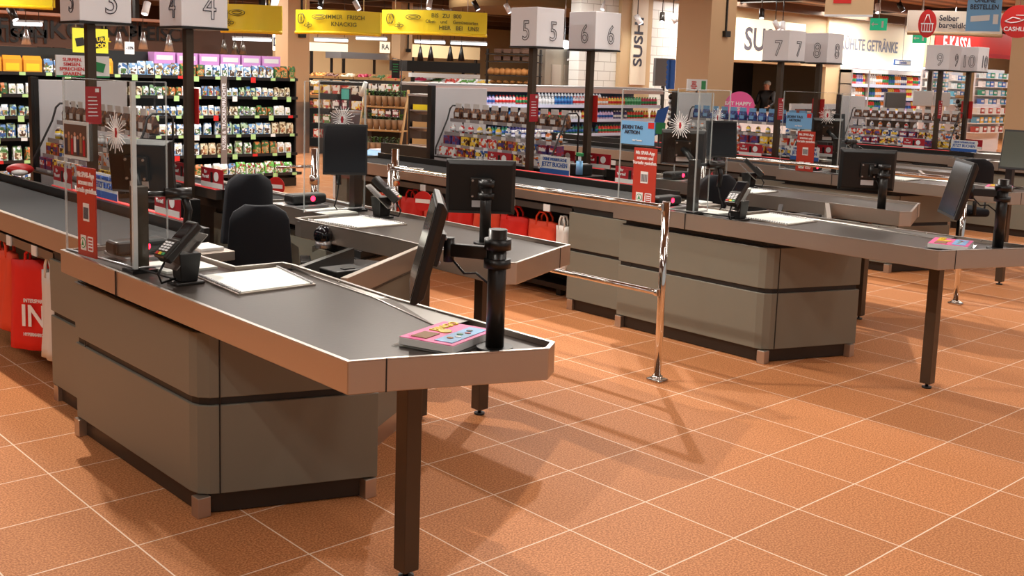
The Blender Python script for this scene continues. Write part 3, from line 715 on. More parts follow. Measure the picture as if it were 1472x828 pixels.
# chairs
def chair(c, face, label, w_=.36):
    c = Vector(c); f_ = Vector(face).normalized(); r = Vector((-f_.y, f_.x, 0))
    t = thing('cashier_chair', (c.x, c.y, 0), label, 'chair', 'cashier chairs')
    zt = c.z; H = .42; nseg = 9
    vs = []
    prof = []
    for i in range(17):
        a = i / 16; yy = -1 + 2 * a
        prof.append(yy)
    # rounded back: grid of points curved around the sitter
    m = MB(); rows = 10; cols = 9
    for side in (0, 1):
        for j in range(rows + 1):
            v = j / rows; hw = w_ / 2 * (1 - .16 * v) * (1 if v < .8 else math.sqrt(max(0.05, 1 - ((v - .8) / .2) ** 2 * .75)))
            for i in range(cols + 1):
                u_ = -1 + 2 * i / cols
                p = Vector((c.x, c.y, zt - H + H * v)) + r * (u_ * hw) + f_ * (.05 * u_ * u_ + .015 * math.cos(v * 3)) + f_ * (side * .045)
                vs.append(p)
    N = (rows + 1) * (cols + 1); fs = []
    for s_ in (0, 1):
        for j in range(rows):
            for i in range(cols):
                a = s_ * N + j * (cols + 1) + i; q = (a, a + 1, a + cols + 2, a + cols + 1); fs.append(q if s_ else q[::-1])
    edge = [i for i in range(cols + 1)] + [j * (cols + 1) + cols for j in range(1, rows + 1)] + [rows * (cols + 1) + i for i in range(cols - 1, -1, -1)] + [j * (cols + 1) for j in range(rows - 1, 0, -1)]
    for i in range(len(edge)):
        a, b = edge[i], edge[(i + 1) % len(edge)]; fs.append((a, b, b + N, a + N))
    m.add(vs, fs, True); m.build('backrest', FABRIC, t, .006)
    s0 = Vector((c.x, c.y, zt - H - .12)) + f_ * .24
    m = MB(); m.obox(s0, r * .21, f_ * .20, Z1 * .04); m.build('seat', FABRIC, t, .035, 4)
    m = MB(); m.tube([Vector((c.x, c.y, zt - H + .08)) - f_ * .01, Vector((c.x, c.y, zt - H - .12)) - f_ * .02, s0 - Z1 * .05], .02); m.build('back_bar', BLACK, t)
    m = MB(); m.cyl((s0.x, s0.y, .10), (s0.x, s0.y, s0.z - .03), .028); m.build('gas_lift', BLACK, t)
    for i in range(5):
        a = 2 * PI * i / 5 + .3; e = Vector((s0.x + .27 * math.cos(a), s0.y + .27 * math.sin(a), .07))
        m = MB(); m.tube([(s0.x, s0.y, .12), e], .018); l_ = m.build('foot', BLACK, t)
        m = MB(); m.cyl(e - Vector((0, .015, .04)), e + Vector((0, .015, -.04)), .03); m.build('castor', BLACKS, l_)
    for s_ in (-1, 1):
        m = MB(); p = s0 + r * .25 * s_; m.obox(p + Z1 * .2, r * .03, f_ * .11, Z1 * .012); ar = m.build('armrest', BLACK, t, .008)
        m = MB(); m.tube([p + Z1 * .19, p - Z1 * .02, s0 + r * .15 * s_ - Z1 * .03], .012); m.build('arm_support', BLACK, ar)
    return t
chair((1.30, 1.42, 1.02), (.50, .86, 0), 'dark cashier chair seen from behind in the nearest cashier box, front one of two')
chair((1.63, 2.08, 1.115), (.1, 1, 0), 'black cashier chair behind the front chair in the nearest cashier box', .33)
chair((5.12, 1.22, 1.05), (.15, .98, 0), 'black cashier chair behind the card terminal of lane five', .44)
chair((8.93, .98, 1.08), (.6, .8, 0), 'wide black cashier chair of lane seven at the right behind the tilted monitor', .46)

# till equipment in the cashier box between lanes (drawers, printers)
for k in range(3):
    ox, oy = PITCH * k, DYK[k]
    t = thing('till_cabinet', (1.42 + ox, 2.45 + oy, 0), 'low black till cabinet with sockets between the belts of lanes %s and %s' % LN[k], 'cabinet')
    MB().box(1.06 + ox, 1.60 + ox, 2.70 + oy, 2.96 + oy, 0, .90).build('body', BLACK, t, .004)
    MB().box(1.06 + ox, 1.35 + ox, 2.35 + oy, 2.70 + oy, 0, .80).build('side_unit', BLACKS, t, .004)
    MB().box(1.12 + ox, 1.30 + ox, 2.343 + oy, 2.35 + oy, .55, .72).build('socket_plate', SIDEP, t)
    t = thing('receipt_printer', (1.42 + ox, 2.83 + oy, .90), 'small black receipt printer on the till cabinet of lanes %s and %s' % LN[k], 'printer')
    MB().box(1.33 + ox, 1.50 + ox, 2.75 + oy, 2.92 + oy, .90, 1.0).build('housing', BLACK, t, .01)
    MB().box(1.36 + ox, 1.47 + ox, 2.78 + oy, 2.80 + oy, .995, 1.005).build('paper_slot', WHITE, t)
    # coin tray / white form plates by the scan area
    T2 = LANES[(k, 0)]; x, y = T2(.80, 1.05)
    t = thing('cash_tray', (x, y, .84), 'small white paper pad on a steel ledge beside the %s scan area' % LNX[(k, 0)], 'tray')
    MB().box(x - .09, x + .09, y - .13, y + .13, .84, .885).build('ledge', STEEL, t, .003)
    MB().box(x - .06, x + .06, y - .08, y + .08, .885, .90).build('paper_pad', WHITE, t, .003)

# ------------------------------------------------------------------ lane number poles with cubes
def lane_pole(k, j, num, x, y):
    t = thing('lane_pole', (x, y, 0), 'dark pole carrying the white number cube of lane %s' % num, 'lane number pole', 'lane number poles')
    MB().box(x - .028, x + .028, y - .028, y + .028, 0, 1.985).build('pole', LEGM, t, .003)
    MB().box(x - .06, x + .06, y - .06, y + .06, 0, .012).build('foot_plate', BLACKS, t)
    MB().box(x - .17 + .04, x + .17 + .04, y - .17, y + .17, 1.985, 2.0).build('cube_tray', BLACK, t)
    MB().box(x - .165 + .04, x + .165 + .04, y - .165, y + .165, 2.0, 2.33).build('number_cube', mat('white_sign_film', (246, 246, 250), .4), t, .004)
    cx = x + .04
    text('digit', NUM[num], .235, (cx + .035, y - .168, 2.125), X1, Z1, BTXT, t, outline=.003, sx=.85)
    text('digit', NUM[num], .235, (cx - .168, y - .035, 2.125), -Y1, Z1, BTXT, t, outline=.003, sx=.85)
    # red notice plate
    if j == 0: MB().box(x - .05, x + .05, y - .036, y - .030, 1.35, 1.59).build('notice_plate', REDD, t); q = (x, y - .037, 1.47); rv = X1
    else: MB().box(x + .030, x + .036, y - .08, y + .08, 1.35, 1.59).build('notice_plate', RED, t); q = None
    if q:
        m = MB()
        for i in range(6): m.box(x - .035, x + .02 + .004 * (i % 3), y - .038, y - .0365, 1.52 - .024 * i, 1.526 - .024 * i)
        m.box(x + .012, x + .036, y - .038, y - .0365, 1.555, 1.578)
        m.build('notice_print', WTXT, t)
for k, (a, b) in LN.items():
    lane_pole(k, 0, a, 1.161 + PITCH * k if k else 1.161, 3.33 if k == 0 else 3.2)
    lane_pole(k, 1, b, 1.785 + PITCH * k, 3.235 if k == 0 else 3.1)

# ------------------------------------------------------------------ chrome barriers
def barrier(x, y, k):
    t = thing('barrier_rail', (x, y, 0), 'chrome railing post with two bars %s' % ('in front of the lane five counter' if k == 0 else 'behind the lane five counter leg at the right'), 'railing')
    m = MB(); m.cyl((x, y, .012), (x, y, 1.06), .022, n=24); m.cyl((x, y, 1.058), (x, y, 1.064), .02, n=24); m.build('post', CHROME, t)
    m = MB(); m.box(x - .045, x + .045, y - .05, y + .05, 0, .018); m.build('foot_plate', CHROME, t, .012, 3)
    m = MB(); m.cyl((x, y, .018), (x, y, .03), .032, n=20); m.build('collar', CHROME, t)
    for z in (1.03, .53):
        m = MB(); m.cyl((x - .03, y + .02, z), (x - .05, y + 2.6, z), .017, n=16); m.build('bar', CHROME, t)
        m = MB(); m.cyl((x - .03, y - .005, z), (x - .03, y + .025, z), .021, n=16); m.build('bar_socket', CHROME, t)
    m = MB(); m.cyl((x - .05, y + 2.6, 0), (x - .05, y + 2.6, 1.06), .022, n=20); m.build('rear_post', CHROME, t)
barrier(3.25, .245, 0); barrier(7.03, .22, 1)

# ------------------------------------------------------------------ carrier bags hanging under the belts
def bag(p, w_, h_, d_, m1, label, group, text_=False, face='x', seed=0, turn=0):
    rnd = random.Random(seed); x, y, z = p         # p: top centre
    t = thing('shopping_bag', (x, y, z - h_), label, 'bag', group)
    m = MB(); nu, nv = 10, 8; vs = []
    # a slim closed tube: rows bottom -> top
    for j in range(nv + 1):
        v = j / nv; ring = []
        for i in range(2 * nu):
            if i < nu: s_ = -1 + 2 * i / (nu - 1); q = -1
            else: s_ = 1 - 2 * (i - nu) / (nu - 1); q = 1
            hw = w_ / 2 * (.97 + .03 * math.sin(v * 3 + seed)); dd = d_ / 2 * (1 - .45 * v) * (1 - .55 * abs(s_) ** 4) + .006 * math.sin(7 * s_ + 5 * v + seed)
            zz = z - h_ + h_ * v + (.006 * math.sin(5 * s_ + seed) if j == nv else 0)
            ring.append((x + q * dd, y + s_ * hw, zz))
        vs += ring
    n = 2 * nu; fs = [(j * n + i, j * n + (i + 1) % n, (j + 1) * n + (i + 1) % n, (j + 1) * n + i) for j in range(nv) for i in range(n)]
    fs += [tuple(range(n - 1, -1, -1)), tuple(nv * n + i for i in range(n))]
    m.add(vs, fs, True); m.build('body', m1, t)
    for q in (-1, 1):
        m = MB(); X = x + q * d_ * .22
        m.tube([(X, y - w_ * .2, z - .03), (X, y - w_ * .19, z + .035), (X, y - w_ * .08, z + .075), (X, y + w_ * .08, z + .075), (X, y + w_ * .19, z + .035), (X, y + w_ * .2, z - .03)], .009, 6); m.build('handle', m1, t)
    t.rotation_euler = (0, 0, turn)
    if text_:
        xx = x - d_ / 2 * .92 - .012
        text('print', 'IN', .17, (xx, y, z - h_ * .62), -Y1, Z1, WTXT, t, sx=.9)
        text('print', 'INTERSPAR', .030, (xx, y, z - h_ * .44), -Y1, Z1, WTXT, t, sx=.8)
        text('print', 'HYPERMARKT', .026, (xx, y, z - h_ * .82), -Y1, Z1, WTXT, t, sx=.8)
bag((.49, 2.40, .655), .34, .50, .10, BAGR, 'large red cloth bag with white print hanging under the left edge belt', 'red bags', True, seed=1, turn=.62)
bag((.63, 2.30, .665), .32, .48, .09, BAGR, 'plain red cloth bag behind the printed red bag', 'red bags', False, seed=2, turn=.5)
bag((.45, 2.80, .655), .30, .45, .10, BAGO, 'orange-red cloth bag at the left edge beside the printed bag', 'red bags', False, seed=3)
bag((.45, 2.08, .64), .22, .46, .09, BAGW, 'white printed carrier bag next to the printed red bag', 'white bags', False, seed=4)
bag((.62, 2.62, .70), .26, .30, .09, BAGW, 'crumpled white carrier bag hanging above the red bags at the left edge', 'white bags', False, seed=5)
bag((.44, 3.15, .655), .28, .45, .10, BAGO, 'second orange-red cloth bag, outermost at the left edge', 'red bags', False, seed=6)
for i in range(7):
    yy = 2.25 + .34 * i
    bag((PITCH + .50, yy + .06, .62), .32, .36, .13, BAGR if i % 2 else BAGO, 'red cloth bag stuffed under the lane five belt', 'red bags under the lane five belt', False, seed=10 + i)
bag((PITCH + .44, 2.04, .62), .14, .34, .08, BAGW, 'white carrier bag hanging at the end of the lane five panel', 'white bags', False, seed=20)

# ------------------------------------------------------------------ card signs on the ledges
def card(x, y, z, face, kind, label, w_=.31):
    r = -Y1 if face == 'x' else X1; n_ = r.cross(Z1)
    t = thing('card_sign', (x, y, z), label, 'sign', 'card signs on the belt ledges' if kind == 'red' else None)
    p = Vector((x, y, z))
    if kind == 'red':
        m = MB(); m.obox(p + Z1 * .065, r * w_ / 2, n_ * .003, Z1 * .065); m.build('board', REDD, t)
        m = MB(); m.obox(p + Z1 * .018 + n_ * .004, r * w_ / 2 * .98, n_ * .001, Z1 * .017); m.build('footer', WHITE, t)
        m = MB(); m.obox(p + Z1 * .07 + n_ * .005, r * .014, n_ * .002, Z1 * .036); m.build('phone_picture', BLACKS, t, .003)
        m = MB(); m.cyl(p + Z1 * .078 + n_ * .004 + r * .065, p + Z1 * .078 + n_ * .006 + r * .065, .032, n=20); m.build('round_mark', WTXT, t)
        text('lettering', 'Ihr\nVorteil', .032, p + Z1 * .085 + n_ * .005 - r * .088, r, Z1, WTXT, t, sx=1)
    elif kind == 'blue':
        m = MB(); m.obox(p + Z1 * .075, r * .175, n_ * .003, Z1 * .075); m.build('board', WHITE, t)
        m = MB(); m.obox(p + Z1 * .022 + n_ * .004, r * .174, n_ * .001, Z1 * .021); m.build('blue_band', BLUE, t)
        text('lettering', 'DEINE WERBEFLÄCHE', .034, p + Z1 * .122 + n_ * .005, r, Z1, BLUE, t, sx=.85)
        text('lettering', 'JETZT BUCHEN', .052, p + Z1 * .078 + n_ * .005, r, Z1, BLUE, t, sx=.85)
    return t
for k in range(4):
    ox = PITCH * k; dy = DYK[k]
    for (lx, ly, nm) in ((1.0, 1.88, 'near the till'), (1.0, 3.42, 'below the number pole')):
        if k >= 2: ly += 0
        card(lx + ox, ly, .935, 'x', 'red', 'small red card sign on the belt ledge of lane %s, %s' % (LN[k][0], nm))
    for (lx, ly, nm) in ((1.835, 3.0, 'in front of the pole'), (1.835, 3.45, 'behind the pole')):
        card(lx + ox, ly, .935, 'x', 'red', 'small red card sign on the belt ledge of lane %s, %s' % (LN[k][1], nm))
    card(1.0 + ox, 2.72, .935, 'x', 'blue', 'white and blue booking sign on the belt ledge of lane %s' % LN[k][0])
MB_ = None
x, y = 5.0 - .02, 2.60
t = thing('spray_bottle', (x, y, .935), 'clear spray bottle with green head beside the blue booking sign of lane five', 'bottle')
MB().cyl((x, y, .935), (x, y, 1.05), .03, .028).build('bottle', LBLUE, t); MB().cyl((x, y, 1.05), (x, y, 1.09), .012).build('neck', WHITE, t)
m = MB(); m.obox((x, y, 1.105), (0, .035, 0), (.012, 0, 0), (0, 0, .014)); m.build('trigger_head', GREEN, t, .004)

# ------------------------------------------------------------------ goods
def vary(name, cols, rough=.45): return [mat('%s_%d' % (name, i), c, rough) for i, c in enumerate(cols)]
PK = vary('packet_film', [(210, 226, 236), (178, 205, 170), (120, 164, 206), (216, 200, 160), (150, 178, 130), (206, 120, 60), (226, 222, 206), (96, 140, 190)])
LB = vary('packet_print', [(160, 130, 90), (70, 110, 60), (196, 160, 110), (180, 60, 44), (60, 92, 150), (120, 90, 60), (236, 236, 230), (80, 60, 44)])
def print_mat(m, c2, c3, sc=26):
    if m.get('printed'): return m
    m['printed'] = 1; n = m.node_tree; b = n.nodes['Principled BSDF']; base = tuple(b.inputs['Base Color'].default_value)
    tc = n.nodes.new('ShaderNodeTexCoord'); oi = n.nodes.new('ShaderNodeObjectInfo'); ad = n.nodes.new('ShaderNodeVectorMath'); ad.operation = 'ADD'
    n.links.new(tc.outputs['Object'], ad.inputs[0]); n.links.new(oi.outputs['Random'], ad.inputs[1])
    vo = n.nodes.new('ShaderNodeTexVoronoi'); vo.inputs['Scale'].default_value = sc; n.links.new(ad.outputs[0], vo.inputs['Vector'])
    sp = n.nodes.new('ShaderNodeSeparateColor'); n.links.new(vo.outputs['Color'], sp.inputs[0])
    cr = n.nodes.new('ShaderNodeValToRGB'); cr.color_ramp.interpolation = 'CONSTANT'; n.links.new(sp.outputs[0], cr.inputs[0])
    e = cr.color_ramp.elements; e[0].position = 0; e[0].color = base; e[1].position = .45; e[1].color = srgb(*c2)
    q = e.new(.72); q.color = srgb(*c3)
    n.links.new(cr.outputs[0], b.inputs['Base Color']); return m
for i, m_ in enumerate(PK): print_mat(m_, [(236, 240, 240), (60, 90, 50), (240, 244, 250), (120, 90, 60)][i % 4], [(60, 110, 170), (230, 226, 200), (70, 120, 60), (250, 250, 250)][(i // 2) % 4])
for i, m_ in enumerate(LB): print_mat(m_, [(200, 176, 120), (90, 60, 40), (230, 220, 190)][i % 3], [(90, 120, 60), (240, 236, 226), (150, 60, 40)][i % 3], 45)
def packet_mesh(name, w_, h_, d_, m1, m2):
    m = MB(); hw, hd = w_ / 2, d_ / 2
    vs = [(-hw, -hd, 0), (hw, -hd, 0), (hw, hd, 0), (-hw, hd, 0), (-hw, -hd, h_ * .75), (hw, -hd, h_ * .75), (hw, hd, h_ * .75), (-hw, hd, h_ * .75), (-hw * .95, -.004, h_), (hw * .95, -.004, h_), (hw * .95, .004, h_), (-hw * .95, .004, h_)]
    m.add(vs, [(3, 2, 1, 0), (0, 1, 5, 4), (1, 2, 6, 5), (2, 3, 7, 6), (3, 0, 4, 7), (4, 5, 9, 8), (5, 6, 10, 9), (6, 7, 11, 10), (7, 4, 8, 11), (8, 9, 10, 11)])
    m.cur = 1; m.obox((0, -hd - .001, h_ * .30), (hw * .72, 0, 0), (0, .001, 0), (0, 0, h_ * .22))
    return m.mesh(name, [m1, m2])
def bottle_mesh(name, r, h, m1, m2, m3=None):
    m = MB(); m.cyl((0, 0, 0), (0, 0, h * .68), r, n=8); m.cyl((0, 0, h * .68), (0, 0, h * .86), r, r * .45, n=8)
    m.cur = 1; m.cyl((0, 0, h * .86), (0, 0, h), r * .48, n=8); m.cyl((0, 0, h * .2), (0, 0, h * .5), r * 1.03, n=8)
    return m.mesh(name, [m1, m2])
def box_mesh(name, w_, h_, d_, m1, m2):
    m = MB(); m.box(-w_ / 2, w_ / 2, -d_ / 2, d_ / 2, 0, h_); m.cur = 1; m.obox((0, -d_ / 2 - .001, h_ * .55), (w_ * .4, 0, 0), (0, .001, 0), (0, 0, h_ * .2))
    return m.mesh(name, [m1, m2])
def put(name, me, loc, rz, label, cat, group, rx=0):
    o = bpy.data.objects.new(name, me); COL.objects.link(o); o.location = loc; o.rotation_euler = (rx, 0, rz)
    return tag(o, label, cat, group)
PKM = [packet_mesh('snack_packet', .115, .17, .05, PK[i], LB[(i * 3 + 1) % 8]) for i in range(8)]
PKS = [packet_mesh('snack_packet', .085, .13, .04, PK[(i + 2) % 8], LB[(i * 5 + 2) % 8]) for i in range(8)]
GRN = print_mat(mat('green_bag_film', (110, 196, 84), .4), (236, 240, 232), (150, 60, 50)); PKG = packet_mesh('salad_packet', .15, .16, .06, GRN, LB[6])
# left wall fixture: seven shelves
FY = 10.25; FX0, FX1 = 2.55, 6.90
SH = [('top', 1.60), ('second', 1.33), ('third', 1.06), ('fourth', .79), ('fifth', .51), ('sixth', .23)]
t = thing('wall_shelving', ((FX0 + FX1) / 2, FY + .3, 0), 'long black wall shelving full of small snack packets, left background', 'shelving')
MB().box(FX0, FX1, FY + .55, FY + .6, 0, 1.9).build('back_panel', DARKW, t)
MB().box(FX0, FX1, FY + .02, FY + .55, 0, .12).build('plinth', BLACKS, t)
for i in range(5):
    x = FX0 + (FX1 - FX0) * i / 4
    MB().box(x - .012, x + .012, FY + .05, FY + .55, .12, 1.6).build('divider', BLACKS, t)
TAGG = mat('green_price_tag', (176, 214, 140), .5)
for nm, z in SH:
    dep = .0 if z > .3 else -.12
    MB().box(FX0, FX1, FY + dep, FY + .55, z - .03, z - .012).build('shelf', BLACKS, t)
    MB().box(FX0, FX1, FY + dep - .012, FY + dep, z - .05, z - .008).build('price_rail', BLACKS, t)
for si, (nm, z) in enumerate(SH):
    dep = -.012 if z > .3 else -.132
    for i in range(15):
        x = FX0 + .1 + i * .29 + .03 * ((i * 7 + si) % 3)
        if x < FX1 - .1: MB().box(x, x + .075, FY + dep - .004, FY + dep, z - (.085 if (i + si) % 3 == 0 else .052), z - .012).build('price_tag', TAGG if (i + si) % 4 else (WHITE if si % 2 else RED), t)
n = 0
for si, (nm, z) in enumerate(SH):
    x = FX0 + .08; j = 0
    while x < FX1 - .06:
        blk = (j // 3 + si * 3)
        if nm == 'top' and (x < 3.32 or 3.68 < x < 4.2): x += .12; j += 1; continue
        if nm == 'sixth' and x > 5.9: me = PKG; wdt = .155; cat = 'packet'
        elif si in (1, 2): me = PKS[blk % 8]; wdt = .094
        elif nm == 'top': me = [PKM[0], PKM[2], PKM[7], PKM[5]][(blk) % 4]; wdt = .12
        else: me = PKM[blk % 8]; wdt = .125 + (.03 if blk % 4 == 0 else 0)
        rj = random.uniform(-.16, .16); o_ = put('snack_packet', me, (x + random.uniform(-.008, .008), FY + .07 + (-.12 if z < .3 else 0), z - .012), rj, 'small printed snack packet on the %s shelf of the left wall shelving' % nm, 'packet', 'packets on the %s shelf of the wall shelving' % nm)
        o_.scale = (.9, 1, random.uniform(.86, 1.08)); x += wdt; j += 1; n += 1
# signs standing on top of the left shelving
def flat_sign(name, px0, py0, px1, py1, Y, mat_, label, cat='sign', thick=.02):
    a = at(px0, py1, Y); b = at(px1, py0, Y); zc0 = at((px0 + px1) / 2, py1, Y).z; zc1 = at((px0 + px1) / 2, py0, Y).z
    t = thing(name, ((a.x + b.x) / 2, Y, zc0), label, cat)
    MB().box(a.x, b.x, Y, Y + thick, zc0, zc1).build('board', mat_, t)
    return t, (a.x + b.x) / 2, zc0, zc1, b.x - a.x
# white red slogan sign of lane three
a = at(82, 112, Y=4.75); b = at(157, 80, Y=4.75)
t, cx, z0, z1, w_ = flat_sign('slogan_sign', 81, 80, 157, 111, 4.8, WHITE, 'white sign with bold red slogan lines above the lane three rack')
text('lettering', 'SURFEN.\nSIMSEN.\nSPRECHEN.\nSPAREN.', .036, (cx - w_ * .20, 4.798, (z0 + z1) / 2 - .005), X1, Z1, RED, t, sx=1.1)
m = MB(); m.obox((cx + w_ * .28, 4.797, (z0 + z1) / 2), Vector((.05, 0, -.012)), Vector((0, .001, 0)), Vector((.010, 0, .034))); m.build('phone_picture', GREEN, t)
MB().box(cx - w_ / 2, cx + w_ / 2, 4.797, 4.7995, z0, z0 + .012).build('green_edge', GREEN, t)
MB().box(cx - .012, cx + .012, 4.80, 4.815, 0, z0 + .02).build('holder', BLACK, t)
t, cx, z0, z1, w_ = flat_sign('slogan_sign', 988, 114, 1017, 131, 6.0, WHITE, 'small white sign with red slogan lines in front of the wide right column')
text('lettering', 'SURFEN.\nSIMSEN.\nSPRECHEN.\nSPAREN.', .030, (cx - w_ * .18, 5.998, (z0 + z1) / 2), X1, Z1, RED, t)
MB().box(cx + w_ * .2, cx + w_ * .42, 5.996, 5.9995, z0 + .02, z1 - .02).build('phone_picture', GREEN, t)
MB().box(cx - .01, cx + .01, 6.0, 6.02, 0, z0 + .02).build('holder', BLACK, t)
t, cx, z0, z1, w_ = flat_sign('promo_sign', 105, 41, 155, 76, 10.2, mat('lime_sign', (206, 206, 50), .5), 'lime yellow hanging sign with dark speech bubbles above the wall shelving')
m = MB(); m.obox((cx - w_ * .30, 10.197, (z0 + z1) / 2 - .02), (w_ * .12, 0, .01), (0, .001, 0), (-.01, 0, .05)); m.obox((cx + w_ * .2, 10.197, (z0 + z1) / 2 - .02), (w_ * .22, 0, .015), (0, .001, 0), (-.01, 0, .07)); m.build('speech_bubble', BLACKS, t)
text('lettering', 'NATURAL\nFOOD', .075, (cx + w_ * .2, 10.194, (z0 + z1) / 2 - .02), X1, Z1, YEL, t)
for s_ in (-1, 1): MB().cyl((cx + s_ * w_ * .4, 10.21, z1), (cx + s_ * w_ * .4, 10.21, 3.85), .006, n=6).build('hanging_wire', ALU, t)
t, cx, z0, z1, w_ = flat_sign('discount_sign', 180, 60, 193, 78, 10.1, WHITE, 'small white hexagon minus ten percent sign hanging over the shelving')
text('lettering', '-10%', .05, (cx, 10.097, (z0 + z1) / 2), X1, Z1, BTXT, t)
MB().cyl((cx, 10.11, z1), (cx, 10.11, 3.85), .005, n=6).build('hanging_wire', ALU, t)
# snack cartons standing on top of the shelving
PINKP = mat('lilac_pack', (214, 150, 214), .4)
MB().box(4.8, FX1, FY + .3, FY + .54, 1.588, 1.74).build('riser', BLACKS, [o_ for o_ in COL.objects if o_.name == 'wall_shelving'][0])
CART = box_mesh('lilac_carton', .30, .16, .2, PINKP, WHITE)
for i in range(6):
    put('lilac_carton', CART, (5.0 + i * .33, FY + .42, 1.74), 0, 'lilac carton standing on the far right top of the wall shelving', 'carton', 'lilac cartons on the wall shelving')
ORB = packet_mesh('orange_bag', .22, .2, .08, mat('orange_film', (236, 160, 40), .4), YEL)
for i in range(5):
    put('orange_bag', ORB, (2.68 + i * .24 + (.42 if i > 2 else 0), FY + .10, 1.588), 0, 'orange snack bag on the top shelf of the wall shelving near the slogan sign', 'packet', 'orange bags on the wall shelving')
# vertical lettered strip on the shelving
m = thing('shelf_banner', (at(322, 200, FY - .03).x, FY - .03, .3), 'narrow grey vertical banner with pale letters on the wall shelving', 'banner')
bx = ORG[m].x; MB().box(bx - .045, bx + .045, FY - .035, FY - .022, .26, 1.6).build('strip', mat('taupe', (120, 108, 100), .5), m)
text('lettering', 'NÜSSE & TROCKENFRÜCHTE', .075, (bx, FY - .037, 1.03), Z1, -X1, WGREY, m, sx=.95)

# white back panels with dark uprights at the far end of each lane pair
for k in range(4):
    ox = PITCH * k + .2; y = 4.75
    t = thing('end_panel', (1.42 + ox, y, 0), 'white gondola end panel with a dark upright behind the rack of lane %s' % LN[k][0], 'end panel')
    MB().box(1.12 + ox, 1.80 + ox, y, y + .04, .95, 1.60).build('white_panel', WGREY, t, .003); MB().box(1.12 + ox, 1.44 + ox, y, y + .04, .10, .95).build('white_panel', WGREY, t, .003)
    up = MB().box(1.06 + ox, 1.115 + ox, y - .01, y + .05, 0, 1.62).build('upright', BLACKS, t)
    MB().box(1.08 + ox, 1.095 + ox, y - .012, y - .009, .3, 1.58).build('slot_strip', DARKW, up)
    MB().box(1.12 + ox, 1.80 + ox, y - .002, y, .98, .985).build('panel_joint', SIDEP, t)
    MB().box(1.12 + ox, 1.44 + ox, y - .05, y + .10, 0, .10).build('foot', BLACKS, t)

# candy racks between the belts
WIRE = mat('dark_wire', (60, 58, 58), .4, .5)
CAND = vary('candy_wrap', [(214, 50, 50), (236, 200, 60), (90, 80, 150), (240, 130, 60), (230, 226, 220), (120, 50, 90), (60, 100, 170), (200, 90, 60)])
CPM = {}
def pouch_mesh(m1, m2):
    m = MB(); m.add([(-.05, -.02, 0), (.05, -.02, 0), (.05, .02, 0), (-.05, .02, 0), (-.052, -.022, .06), (.052, -.022, .06), (.052, .022, .06), (-.052, .022, .06), (-.045, -.004, .11), (.045, -.004, .11), (.045, .004, .11), (-.045, .004, .11)],
        [(3, 2, 1, 0), (0, 1, 5, 4), (1, 2, 6, 5), (2, 3, 7, 6), (3, 0, 4, 7), (4, 5, 9, 8), (5, 6, 10, 9), (6, 7, 11, 10), (7, 4, 8, 11), (8, 9, 10, 11)])
    m.cur = 1; m.box(-.045, .045, -.004, .004, .11, .155); m.obox((0, -.0225, .045), (.03, 0, 0), (0, .001, 0), (0, 0, .02)); return m.mesh('hanging_pouch', [m1, m2])
PCH = [pouch_mesh(print_mat(mat('brown_pouch', (96, 60, 44), .4), (150, 100, 60), (60, 36, 28), 50), WHITE),
       pouch_mesh(print_mat(mat('navy_pouch', (34, 50, 120), .4), (60, 90, 170), (24, 30, 80), 50), LBLUE)]
for i in range(8): print_mat(CAND[i], [(240, 240, 236), (250, 210, 70), (150, 30, 40)][i % 3], [(60, 50, 120), (240, 240, 240), (90, 50, 30)][(i + 1) % 3], 34)
CANM = [box_mesh('candy_packet', .105, .085, .085, CAND[i], CAND[(i + 3) % 8]) for i in range(8)]
CANT = [bottle_mesh('candy_tin', .028, .085, CAND[(i * 3) % 8], WGREY) for i in range(4)]
